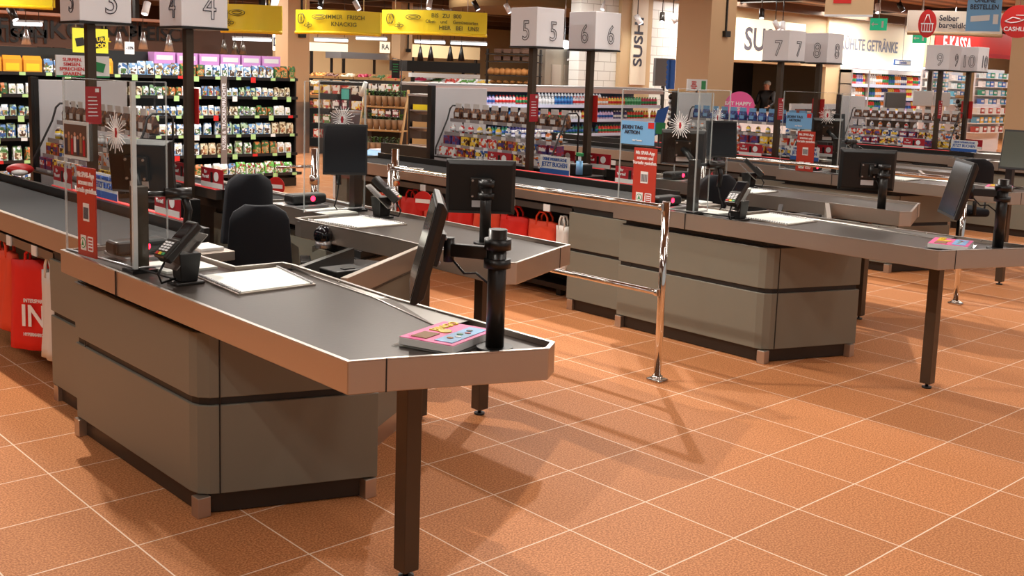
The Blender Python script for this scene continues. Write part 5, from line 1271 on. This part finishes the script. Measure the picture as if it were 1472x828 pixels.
# pale chest freezer and grey cabinet beyond lane four
c = at(583, 222, D=14.2); t = thing('chest_freezer', (c.x, c.y, 0), 'pale chest freezer with sliding glass lids beyond the lane four counter', 'freezer')
MB().box(c.x - .55, c.x + .55, c.y - .3, c.y + .9, 0, .60).build('body', WGREY, t, .02); MB().box(c.x - .57, c.x + .57, c.y - .32, c.y + .92, .60, .64).build('rim', ALU, t, .01)
MB().box(c.x - .5, c.x + .02, c.y - .25, c.y + .85, .64, .655).build('lid', LBLUE, t); MB().box(c.x, c.x + .5, c.y - .25, c.y + .85, .655, .67).build('lid', WGREY, t)

# ------------------------------------------------------------------ produce department behind
# herb rack
c = at(545, 180, D=17); hx, hy = c.x, c.y; t = thing('herb_rack', (hx, hy, 0), 'wooden ladder rack with three tiers of potted herbs', 'rack')
hr = rr_
def hp(a, b, z): return Vector((hx, hy, 0)) + rr_ * a - fw * b + Z1 * z
for s_ in (-1, 1): m = MB(); m.tube([hp(.38 * s_, -.15, 0), hp(.38 * s_, .25, 1.45)], .022, 6); m.build('ladder_leg', WOOD, t); MB().tube([hp(.38 * s_, .28, 0), hp(.38 * s_, .25, 1.45)], .022, 6).build('ladder_leg', WOOD, t)
HZ = [('top', 1.17, .2), ('middle', .80, .12), ('lower', .43, .03)]
POT = MB(); POT.cyl((0, 0, 0), (0, 0, .16), .042, .06, n=10); POTM = POT.mesh('pot_bag', TERRA)
def leaf_mesh(seed, mm):
    rnd = random.Random(seed); m = MB()
    for i in range(46):
        a = rnd.random() * 2 * PI; rr0 = rnd.random() * .06; z = .16 + rnd.random() * .10; s_ = .022
        cx, cy = rr0 * math.cos(a), rr0 * math.sin(a); d = Vector((math.cos(a), math.sin(a), .5 * rnd.random())).normalized() * s_; e = Vector((-math.sin(a), math.cos(a), 0)) * s_ * .5; p = Vector((cx, cy, z))
        m.quad(p - d, p + e, p + d, p - e)
    return m.mesh('leaves', mm)
LV = [leaf_mesh(i, mat('leaf_%d' % i, [(84, 150, 50), (60, 120, 44), (110, 150, 80)][i], .6)) for i in range(3)]
for nm, z, b0 in HZ:
    m = MB(); m.obox(hp(0, b0, z), rr_ * .38, fw * .13, Z1 * .012); m.build('shelf', WOOD, t)
    for i in range(7):
        p = hp(-.33 + i * .11, b0, z + .012)
        po = thing('potted_herb', tuple(p), 'potted herb in brown paper on the %s tier of the ladder rack' % nm, 'potted herb', 'herbs on the %s tier' % nm)
        for me_, n_ in ((POTM, 'pot'), (LV[(i // 2 + len(nm)) % 3], 'leaves')):
            o = bpy.data.objects.new(n_, me_); COL.objects.link(o); o.parent = po
# blackboard signs on stands
c = at(569, 95, D=17.2); t = thing('chalkboard_stand', (c.x, c.y, 0), 'slim metal stand with a small chalkboard above the herb rack', 'sign stand')
m = MB(); m.tube([Vector((c.x, c.y, 0)) + rr_ * .10, Vector((c.x, c.y, c.z + .10)) + rr_ * .10, Vector((c.x, c.y, c.z + .12)) - rr_ * .06], .01); m.build('stand', BLACKS, t)
m = MB(); m.obox(Vector((c.x, c.y, c.z - .05)) , rr_ * .07, fw * .01, Z1 * .14); m.build('board', BLACK, t)
m = MB()
for i in range(4): m.obox(Vector((c.x, c.y, c.z + .03 - .04 * i)) + fw * .012, rr_ * (.05 - .008 * (i % 2)), fw * .001, Z1 * .006)
m.build('chalk_lines', GREEN, t)
# crate shelf right of the herbs
c = at(603, 170, D=15.6); t = thing('crate_shelf', (c.x, c.y, 0), 'narrow black shelf with tilted wooden crates beside the white end panel', 'shelf')
def cp(a, b, z): return Vector((c.x, c.y, 0)) + rr_ * a - fw * b + Z1 * z
for s_ in (-1, 1): m = MB(); m.obox(cp(.17 * s_, .2, .7), rr_ * .015, fw * .2, Z1 * .7); m.build('side', BLACKS, t)
m = MB(); m.obox(cp(0, .2, 1.41), rr_ * .19, fw * .22, Z1 * .015); m.build('top_board', ALU, t)
for i, z in enumerate((1.18, .93, .68)):
    m = MB(); m.obox(cp(0, .15, z - .02), rr_ * .155, fw * .16 + Z1 * .03, Z1 * .008); m.build('shelf', ALU, t)
    q = cp(0, .12, z + .035); o_ = thing('wooden_crate', tuple(cp(0, .12, z)), 'small wooden crate on the %s level of the narrow black shelf' % ['top', 'middle', 'lower'][i], 'crate')
    for s_ in (-1, 1): m = MB(); m.obox(q + rr_ * .12 * s_, rr_ * .006, fw * .09 + Z1 * .015, Z1 * .05); m.build('end_board', WOOD, o_); m = MB(); m.obox(q + fw * .09 * s_ - Z1 * (-.015 * s_), rr_ * .12, fw * .005, Z1 * .045); m.build('side_board', WOOD if i else YEL, o_)
    m = MB(); m.obox(q - Z1 * .045, rr_ * .12, fw * .09 + Z1 * .015, Z1 * .004); m.build('bottom', WOOD, o_)

# produce islands with crates
def island(u, v0, D, w_, label, cols, rows=2, zt=.9, crate=WOOD):
    c = at(u, v0, D=D); t = thing('produce_stand', (c.x, c.y, 0), label, 'produce stand')
    q = lambda a, b, z: Vector((c.x, c.y, 0)) + rr_ * a - fw * b + Z1 * z
    m = MB(); m.obox(q(0, .3, zt / 2 - .05), rr_ * w_ / 2, fw * .3, Z1 * (zt / 2 - .05)); m.build('body', BLACKS, t)
    k_ = 0
    for r_i in range(rows):
        z = zt - .06 + r_i * .22; b = .12 + .28 * r_i
        m = MB(); m.obox(q(0, b, z), rr_ * w_ / 2, fw * .15 - Z1 * .05, Z1 * .015); m.build('sloped_shelf', BLACKS, t)
        nC = max(2, int(w_ / .42))
        for i in range(nC):
            a = -w_ / 2 + w_ * (i + .5) / nC; p = q(a, b, z + .04)
            cr = thing('produce_crate', tuple(p), 'crate of produce on the %s, %s row' % (label.split(',')[0], ['front', 'rear'][r_i]), 'crate', 'crates on the %s' % label.split(',')[0])
            m = MB()
            for s_ in (-1, 1): m.obox(p + rr_ * (w_ / nC * .46 * s_), rr_ * .008, fw * .13 - Z1 * .045, Z1 * .04); m.obox(p + fw * .13 * s_ - Z1 * .045 * s_, rr_ * w_ / nC * .46, fw * .006, Z1 * .04)
            m.obox(p - Z1 * .035, rr_ * w_ / nC * .46, fw * .13 - Z1 * .045, Z1 * .006); m.build('crate', crate, cr)
            rnd = random.Random(k_ + int(u)); m = MB()
            for j in range(16):
                s2 = rnd.uniform(-.85, .85); s3 = rnd.uniform(-.85, .85); m.sph(p + rr_ * (w_ / nC * .42 * s2) + (fw * .13 - Z1 * .045) * s3 + Z1 * .01, .045, n=7, m=5)
            o = m.build('produce_heap', cols[k_ % len(cols)], cr); o['kind'] = 'stuff'; k_ += 1
    return t
VG = vary('produce', [(196, 60, 44), (90, 150, 60), (230, 190, 60), (236, 140, 50), (110, 60, 40), (226, 214, 190), (190, 40, 80), (60, 100, 44)])
island(470, 200, 24, 1.6, 'dark produce stand right of the left column, heaped crates', VG, 2, .95)
island(512, 200, 27, 2.2, 'far middle produce stand of the produce department, heaped crates', VG[3:] + VG[:3], 2, 1.15)
island(500, 200, 28.6, 2.8, 'rearmost produce stand below the dark canopy, heaped crates', VG[5:] + VG[:5], 2, 1.35)
island(640, 150, 29, 2.4, 'produce stand with white crates behind the dairy chiller, heaped crates', VG[1:] + VG[:1], 2, 1.3, WHITE)
island(685, 150, 26, 2.0, 'produce stand left of the bread shelf, heaped crates', VG[2:] + VG[:2], 2, 1.2, WHITE)
island(360, 150, 26, 2.0, 'produce stand behind the wall shelving, heaped crates', VG[6:], 2, 1.6)
for (u0, u1, v0, v1, Y, mm, lab_) in ((446, 500, 62, 74, 26, LEDW, 'lit strip of cream wall cupboards right of the left column'), (592, 690, 66, 84, 24, mat('cream_fascia', (240, 216, 170), .5), 'cream fascia above the black canopy with cones'), (592, 690, 106, 112, 19.5, WHITE, 'white counter front below the black canopy with cones')):
    a, b = at(u0, (v0 + v1) / 2, Y), at(u1, (v0 + v1) / 2, Y); z1 = at((u0 + u1) / 2, v0, Y).z; z0 = at((u0 + u1) / 2, v1, Y).z
    t = thing('wall_fascia', ((a.x + b.x) / 2, Y, 0), lab_, 'fascia'); MB().box(a.x, b.x, Y, Y + .15, z0, z1).build('board', mm, t)
    for xx in (a.x + .1, b.x - .1): MB().box(xx - .04, xx + .04, Y + .05, Y + .13, 0, z0).build('support', BLACKS, t)
# stepped shelves packed with small goods across the aisle
GD = vary('grocery', [(196, 70, 50), (230, 220, 200), (90, 130, 60), (60, 50, 44), (214, 170, 90), (150, 60, 80), (240, 200, 70)])
GM = [box_mesh('grocery_box', .16, .17, .14, print_mat(GD[i], [(240, 236, 220), (60, 40, 30)][i % 2], [(180, 50, 40), (240, 240, 240)][i % 2], 18), WHITE) for i in range(7)]
for (u, v, D, w_, nm) in ((478, 150, 21.5, 1.1, 'low goods gondola right of the left column'), (540, 110, 25.5, 1.9, 'goods gondola behind the herb rack'), (372, 120, 23.5, 2.0, 'goods gondola behind the far end of the wall shelving')):
    c = at(u, v, D=D); t = thing('goods_gondola', (c.x, c.y, 0), nm + ', filled with small packs', 'shelf')
    q = lambda a, b, z: Vector((c.x, c.y, 0)) + rr_ * a - fw * b + Z1 * z
    m = MB(); m.obox(q(0, .45, .75), rr_ * w_ / 2, fw * .03, Z1 * .75); m.build('back_panel', BLACKS, t)
    for j, z in enumerate((.35, .65, .95, 1.25)):
        m = MB(); m.obox(q(0, .27, z - .01), rr_ * w_ / 2, fw * .17, Z1 * .01); m.build('shelf', BLACKS, t)
        n_ = int(w_ / .19)
        for i in range(n_):
            p = q(-w_ / 2 + w_ * (i + .5) / n_, .2, z); o = put('grocery_box', GM[(i // 2 + j * 2) % 7], p, math.atan2(rr_.y, rr_.x), 'small pack on the %s' % nm, 'box', 'packs on the %s' % nm)
# service scales / touch kiosk
c = at(500, 150, D=18.5); t = thing('weighing_scale', (c.x, c.y, 0), 'grey self-service scale on a dark pedestal with a small green screen', 'scale')
m = MB(); m.obox(Vector((c.x, c.y, .5)), rr_ * .22, fw * .2, Z1 * .5); m.build('pedestal', mat('dark_grey', (84, 80, 84), .5), t, .02)
m = MB(); m.obox(Vector((c.x, c.y, 1.02)), rr_ * .2, fw * .18, Z1 * .02); m.build('plate', ALU, t)
m = MB(); m.obox(Vector((c.x, c.y, 1.32)) - rr_ * .04, rr_ * .09, fw * .02, Z1 * .10); m.build('housing', BLACK, t, .008)
m = MB(); m.obox(Vector((c.x, c.y, 1.32)) - rr_ * .04 + fw * .022, rr_ * .075, fw * .002, Z1 * .085); m.build('display', mat('teal_display', (70, 150, 140), .4, emit=.4), t)
m = MB(); m.tube([Vector((c.x, c.y, 1.03)), Vector((c.x, c.y, 1.25))], .02); m.build('neck', BLACK, t)
# roll of white bags
c = at(522, 128, D=18.2); t = thing('bag_roll_stand', (c.x, c.y, 0), 'stand with white bag rolls beside the scale', 'stand')
MB().cyl((c.x, c.y, 0), (c.x, c.y, c.z), .015, n=8).build('pole', ALU, t); m = MB(); m.cyl(c - rr_ * .03 - Z1 * .12, c + rr_ * .05 + Z1 * .12, .05, .035); m.build('roll', WHITE, t)
# canopies over the produce area
for (u0, u1, v0, v1, Y, mm, lab_) in ((490, 560, 76, 85, 22.5, ALU, 'steel hood over the rear produce shelves left of the far middle column'), (585, 690, 89, 104, 20, DARKW, 'black canopy of the rear counter right of the far middle column')):
    a, b = at(u0, (v0 + v1) / 2, Y), at(u1, (v0 + v1) / 2, Y); z1 = at((u0 + u1) / 2, v0, Y).z; z0 = at((u0 + u1) / 2, v1, Y).z
    t = thing('counter_canopy', ((a.x + b.x) / 2, Y, 0), lab_, 'canopy'); MB().box(a.x, b.x, Y, Y + .8, z0, z1).build('hood', mm, t)
    for xx in (a.x + .1, b.x - .1): MB().box(xx - .03, xx + .03, Y + .6, Y + .66, 0, z0).build('support', BLACKS, t)
# black and grey cone lamps
def cone(u, vt, vb, r, D, mm, label, group=None):
    p = at(u, vb, D=D); q = at(u, vt, D=D); t = thing('cone_lamp', (p.x, p.y, p.z), label, 'pendant lamp', group)
    MB().cyl(p, (p.x, p.y, q.z), r, r * .25, n=16).build('shade', mm, t); MB().cyl((p.x, p.y, q.z), (p.x, p.y, 3.85), .006, n=6).build('wire', BLACKS, t)
for u in (604, 619, 647, 663): cone(u, 67, 88, .09, 27, BLACK, 'black cone on the dark canopy right of the far middle column', 'black cones')
for (u, a, b, nm) in ((38, 42, 64, 'over the left edge of the wall shelving'), (171, 46, 71, 'right of the lime sign'), (206, 46, 71, 'between the lane three and lane four cubes'), (243, 50, 74, 'left of the lane four pole'), (322, 57, 77, 'right of the lane four cube, tallest'), (338, 60, 78, 'right of the lane four cube, middle'), (349, 60, 78, 'nearest the left column')):
    cone(u, a, b, .07 if u > 300 else .085, 19, ALU if u < 300 else SIDEP, 'grey cone pendant lamp %s' % nm)
# long ceiling lamps of the produce hall
for (u0, u1, v, D, nm) in ((452, 500, 57, 27, 'right of the left column'), (512, 556, 55, 30, 'left of the far middle column'), (596, 640, 60, 30, 'right of the far middle column'), (648, 700, 62, 28, 'above the black cones'), (20, 60, 34, 20, 'at the left over the fascia'), (335, 390, 56, 26, 'left of the left column')):
    a, b = at(u0, v, D=D), at(u1, v, D=D); b.z = a.z
    t = thing('linear_lamp', tuple((a + b) / 2), 'long white ceiling lamp %s' % nm, 'ceiling lamp')
    MB().tube([a, b], .035, 8).build('tube', LEDS, t); m = MB(); m.obox((a + b) / 2 + Z1 * .05, (b - a) / 2, fw * .04, Z1 * .02); m.build('housing', ALU, t)
    for q in (a.lerp(b, .1), a.lerp(b, .9)): MB().cyl(q + Z1 * .05, Vector((q.x, q.y, 3.85)), .006, n=6).build('wire', BLACKS, t)
# bread shelf
c = at(738, 105, D=23.5); t = thing('bread_shelf', (c.x, c.y, 0), 'black bakery rack with a basket of loaves behind the chiller', 'rack')
for s_ in (-1, 1): m = MB(); m.obox(Vector((c.x, c.y, 1.15)) + rr_ * .62 * s_, rr_ * .025, fw * .02, Z1 * 1.15); m.build('upright', BLACKS, t)
for z in (1.52, 1.72, 2.02, 2.18): m = MB(); m.obox(Vector((c.x, c.y, z)), rr_ * .62, fw * .15, Z1 * .012); m.build('shelf', BLACKS, t)
for i in range(8): p = Vector((c.x, c.y, 1.80)) + rr_ * (-.52 + .13 * i); tag(MB().sph(p, .10, (.85, 1, .9), 10, 8).build('bread_loaf', BREAD), 'brown loaf in the row on the bakery rack', 'bread', 'loaves on the bakery rack')
for i in range(7): p = Vector((c.x, c.y, 1.58)) + rr_ * (-.48 + .16 * i); tag(MB().sph(p, .07, (1, 1, .6), 10, 8).build('bread_roll', BREAD), 'small pale roll on the lower bakery rack shelf', 'bread', 'rolls on the bakery rack')
for i in range(4):
    for j in range(2): p = Vector((c.x, c.y, 2.05 + .16 * j)) + rr_ * (-.35 + .22 * i); m = MB(); m.obox(p + Z1 * .045, rr_ * .08, fw * .1, Z1 * .045); tag(m.build('bakery_tray', BROWNW), 'small dark box on the upper bakery rack', 'box', 'boxes on the bakery rack')
# round wall sign behind the number 5 cube
c = at(811, 73, D=24); t = thing('round_logo_sign', tuple(c), 'round dark sign with a pale rim between the lane five and lane six cubes', 'sign')
m = MB(); m.cyl(c - fw * .02, c + fw * .02, .24, n=36); m.build('rim', WGREY, t); m = MB(); m.cyl(c + fw * .02, c + fw * .03, .20, n=36); m.build('face', SIDEP, t)
MB().cyl(c + Z1 * .24, Vector((c.x, c.y, 3.85)), .008, n=6).build('hanging_wire', ALU, t)
# steel kitchen unit behind the chiller
a, b = at(783, 105, 13.4), at(832, 105, 13.4); t = thing('steel_oven_wall', ((a.x + b.x) / 2, 13.5, 0), 'stainless steel oven unit behind the chiller between poles five and six', 'oven')
MB().box(a.x, b.x, 13.4, 13.9, 0, 2.35).build('housing', mat('steel_oven', (170, 160, 145), .35, .7), t); MB().box(a.x + .2, (a.x + b.x) / 2 - .05, 13.38, 13.4, 1.5, 2.0).build('door', STEEL, t); MB().box((a.x + b.x) / 2 + .05, b.x - .2, 13.38, 13.4, 1.5, 2.0).build('door', STEEL, t)
MB().box(a.x - .1, b.x + .1, 13.2, 13.4, 2.35, 2.5).build('lamp_strip', LEDS, t)

# brown fascia with raised letters over the left department
a, b = at(-40, 50, 21), at(392, 50, 21); z0, z1 = at(180, 66, 21).z, at(180, 30, 21).z
t = thing('market_fascia', ((a.x + b.x) / 2, 21, z0), 'dark brown fascia with black lettering over the left background department', 'fascia')
MB().box(a.x, b.x, 21, 21.1, z0 - .1, z1).build('board', BROWNW, t)
MB().box(a.x, b.x, 20.6, 21, z1, z1 + .06).build('upper_rail', mat('rose_rail', (206, 160, 140), .5), t)
for (s, u, v, sz) in (('FRISCH', 22, 52, .42), ('FEINKOST', 80, 44, .55), ('KÄSE', 178, 42, .5), ('FLEISCH', 232, 50, .45)):
    p = at(u, v, 20.98); text('lettering', s, sz, (p.x, 20.96, p.z), X1, Z1, BLACK, t)
for xx in (a.x + 1, (a.x + b.x) / 2, b.x - .3): MB().box(xx - .05, xx + .05, 20.95, 21.1, z1, 3.85).build('hanger', BLACKS, t)
# dark serving counters and screens beneath the fascia
a, b = at(-40, 75, 22), at(400, 75, 22)
t = thing('serving_counter', ((a.x + b.x) / 2, 22.4, 0), 'dark serving counter wall below the brown fascia in the left background', 'counter')
MB().box(a.x, b.x, 22.6, 22.8, 0, 2.6).build('rear_wall', mat('warm_brown', (110, 78, 60), .6), t); MB().box(a.x, b.x, 21.9, 22.4, 0, 1.3).build('body', BLACKS, t)
for u in (64, 86): p = at(u, 66, 22.5); MB().box(p.x - .14, p.x + .14, 22.5, 22.58, p.z - .18, p.z + .18).build('menu_screen', BLACK, t)
a, b = at(282, 60, 24), at(445, 60, 24)
t, cx, z0, z1, w_ = flat_sign('pan_sign', 369, 48, 396, 72, 23, LEDW, 'lit white sign with dark letters left of the left column')
text('lettering', 'PFANDL', .34, (cx, 22.99, (z0 + z1) / 2), X1, Z1, BTXT, t)
MB().cyl((cx, 23.02, z1), (cx, 23.02, 3.85), .01, n=6).build('hanging_rod', ALU, t)
t, cx, z0, z1, w_ = flat_sign('radio_sign', 546, 60, 561, 76, 30, LEDW, 'small lit white sign left of the far middle column'); text('lettering', 'RA', .28, (cx, 29.99, (z0 + z1) / 2), X1, Z1, GT, t); MB().cyl((cx, 30.02, z1), (cx, 30.02, 3.85), .01, n=6).build('hanging_rod', ALU, t)
# pale rear walls of the produce hall
struct(MB().box(15, 34, 31, 31.2, 0, 3.85).build('wall_produce', mat('cream_wall', (232, 208, 160), .6)))
# right-hand neighbour shop: bright shelves
def far_unit(u0, u1, v0, v1, Y, label, cols, n=6, rows=3):
    a, b = at(u0, v1, Y), at(u1, v1, Y); z1 = at((u0 + u1) / 2, v0, Y).z; W = b.x - a.x
    t = thing('shop_shelf', ((a.x + b.x) / 2, Y, 0), label, 'shelf'); MB().box(a.x, b.x, Y + .25, Y + .3, 0, z1).build('rear_wall', WGREY, t)
    zb = max(.3, at((u0 + u1) / 2, v1, Y).z); me = [box_mesh('shop_carton', W / n * .8, (z1 - zb) / rows * .6, .12, cols[i % len(cols)], WHITE) for i in range(len(cols))]
    for j in range(rows):
        z = zb + (z1 - zb) * j / rows; MB().box(a.x, b.x, Y + .02, Y + .25, z - .02, z).build('shelf', WHITE, t)
        for i in range(n): put('shop_carton', me[(i * 2 + j) % len(me)], (a.x + W * (i + .5) / n, Y + .12, z), 0, 'small carton on the %s' % label, 'carton', 'cartons on the %s' % label)
    return t
SB = vary('shop_pack', [(130, 190, 220), (90, 170, 200), (220, 236, 240), (240, 240, 240), (60, 150, 120), (80, 120, 200)])
far_unit(1335, 1368, 100, 150, 10.5, 'bright shop shelf between the drinks cooler and pole nine', SB, 7, 4)
far_unit(1372, 1392, 104, 150, 10.9, 'bright shop shelf between poles nine and ten', SB, 4, 4)
far_unit(1412, 1452, 100, 150, 9.8, 'bright shop shelf right of pole ten', SB[::-1], 7, 4)
far_unit(1150, 1220, 150, 205, 8.0, 'dark goods shelf behind the lane seven screen', vary('dark_pack', [(40, 44, 50), (70, 100, 110), (120, 60, 50), (200, 190, 160)]), 8, 3)
far_unit(1405, 1450, 150, 190, 7.2, 'wire goods shelf behind pole ten', vary('mix_pack', [(180, 70, 60), (100, 160, 190), (230, 224, 214), (240, 190, 80)]), 8, 3)
far_unit(120, 205, 160, 215, 7.0, 'goods shelf seen through the lane three screen', vary('mixb_pack', [(60, 70, 110), (200, 60, 50), (60, 110, 70), (230, 224, 200)]), 8, 3)
t, cx, z0, z1, w_ = flat_sign('info_screen', 1274, 134, 1303, 155, 5.9, mat('slate_screen', (92, 98, 100), .3), 'grey flat screen above the lane nine candy rack')
MB().box(cx - w_ / 2 - .02, cx + w_ / 2 + .02, 5.92, 5.95, z0 - .02, z1 + .02).build('frame', ALU, t); MB().box(cx - .03, cx + .03, 5.95, 5.98, 0, z0 + .1).build('stand', BLACKS, t)
c = at(1335, 142, D=19.5); t = thing('bag_dispenser', (c.x, c.y, 0), 'white translucent plastic bag dispenser on a grey pole by the drinks cooler', 'dispenser')
MB().cyl((c.x, c.y, 0), (c.x, c.y, 2.3), .05, n=14).build('pole', SIDEP, t)
m = MB(); m.obox(Vector((c.x, c.y, c.z)) - rr_ * .1 + fw * .06, rr_ * .17, fw * .06, Z1 * .14); m.obox(Vector((c.x, c.y, c.z - .0)) + rr_ * .22 + fw * .02, rr_ * .14, fw * .06, Z1 * .13); m.build('bag_pack', mat('frosted_white', (216, 220, 222), .35), t, .02)
t, cx, z0, z1, w_ = flat_sign('green_pharmacy_sign', 1331, 84, 1338, 117, 12.0, EXITG, 'narrow green lit vertical sign right of the drinks cooler'); MB().cyl((cx, 12.02, z1), (cx, 12.02, 3.85), .01, n=6).build('hanging_rod', ALU, t)
t, cx, z0, z1, w_ = flat_sign('red_hanging_sign', 1337, 90, 1345, 107, 11.0, REDD, 'small red hanging sign beside the green lit sign'); MB().cyl((cx, 11.02, z1), (cx, 11.02, 3.85), .01, n=6).build('hanging_rod', ALU, t)

# ------------------------------------------------------------------ ceiling: beams, ducts, track spots
for i in range(9):
    y = 10 + i * 2.6
    struct(MB().box(4, 44, y, y + .22, 3.62, 3.85).build('trim_ceiling_beam_%d' % i, BEAMM))
for i in range(6):
    x = 12 + i * 4.5
    struct(MB().box(x, x + .12, 4, 31, 3.70, 3.80).build('trim_ceiling_track_%d' % i, BLACKS))
c = at(680, 4, D=27); t = thing('ceiling_bulkhead', (c.x, c.y, 3.5), 'round olive brown bulkhead under the ceiling above the lane five cube', 'bulkhead')
m = MB(); m.cyl((c.x + 1.4, c.y - .8, 3.35), (c.x + 1.4, c.y - .8, 3.84), 2.2, n=48, smooth=True); m.build('drum', mat('olive_brown', (130, 104, 66), .7), t)
sp_list = [(461, 5), (513, 8), (617, 6), (684, 8), (866, 8), (918, 28), (952, 25), (969, 27), (1262, 12), (1295, 10), (1413, 24), (1125, 38), (1116, 36), (1095, 20), (1432, 30), (730, 12), (395, 4), (18, 20), (210, 12)]
sp_list = [q for q in sp_list if q[0] not in (1413, 1432)]
for i, (u, v) in enumerate(sp_list):
    D = 24 if u > 440 else 18
    c = at(u, v, D=D); c.z = min(c.z, 3.58); aim = (Vector((.3, -.5, -1)) if i % 2 else Vector((-.4, -.3, -1))).normalized()
    t = thing('track_spotlight', (c.x, c.y, c.z), 'small cylindrical track spotlight under the ceiling', 'spotlight', 'track spotlights')
    MB().cyl(c - aim * .11, c + aim * .11, .06, n=14).build('barrel', WGREY if i % 3 else BLACKS, t)
    MB().cyl(c + aim * .109, c + aim * .114, .05, n=14).build('lens', LEDS, t)
    MB().cyl(c - aim * .05, Vector((c.x - aim.x * .05, c.y - aim.y * .05, 3.85)), .012, n=6).build('stem', BLACKS, t)
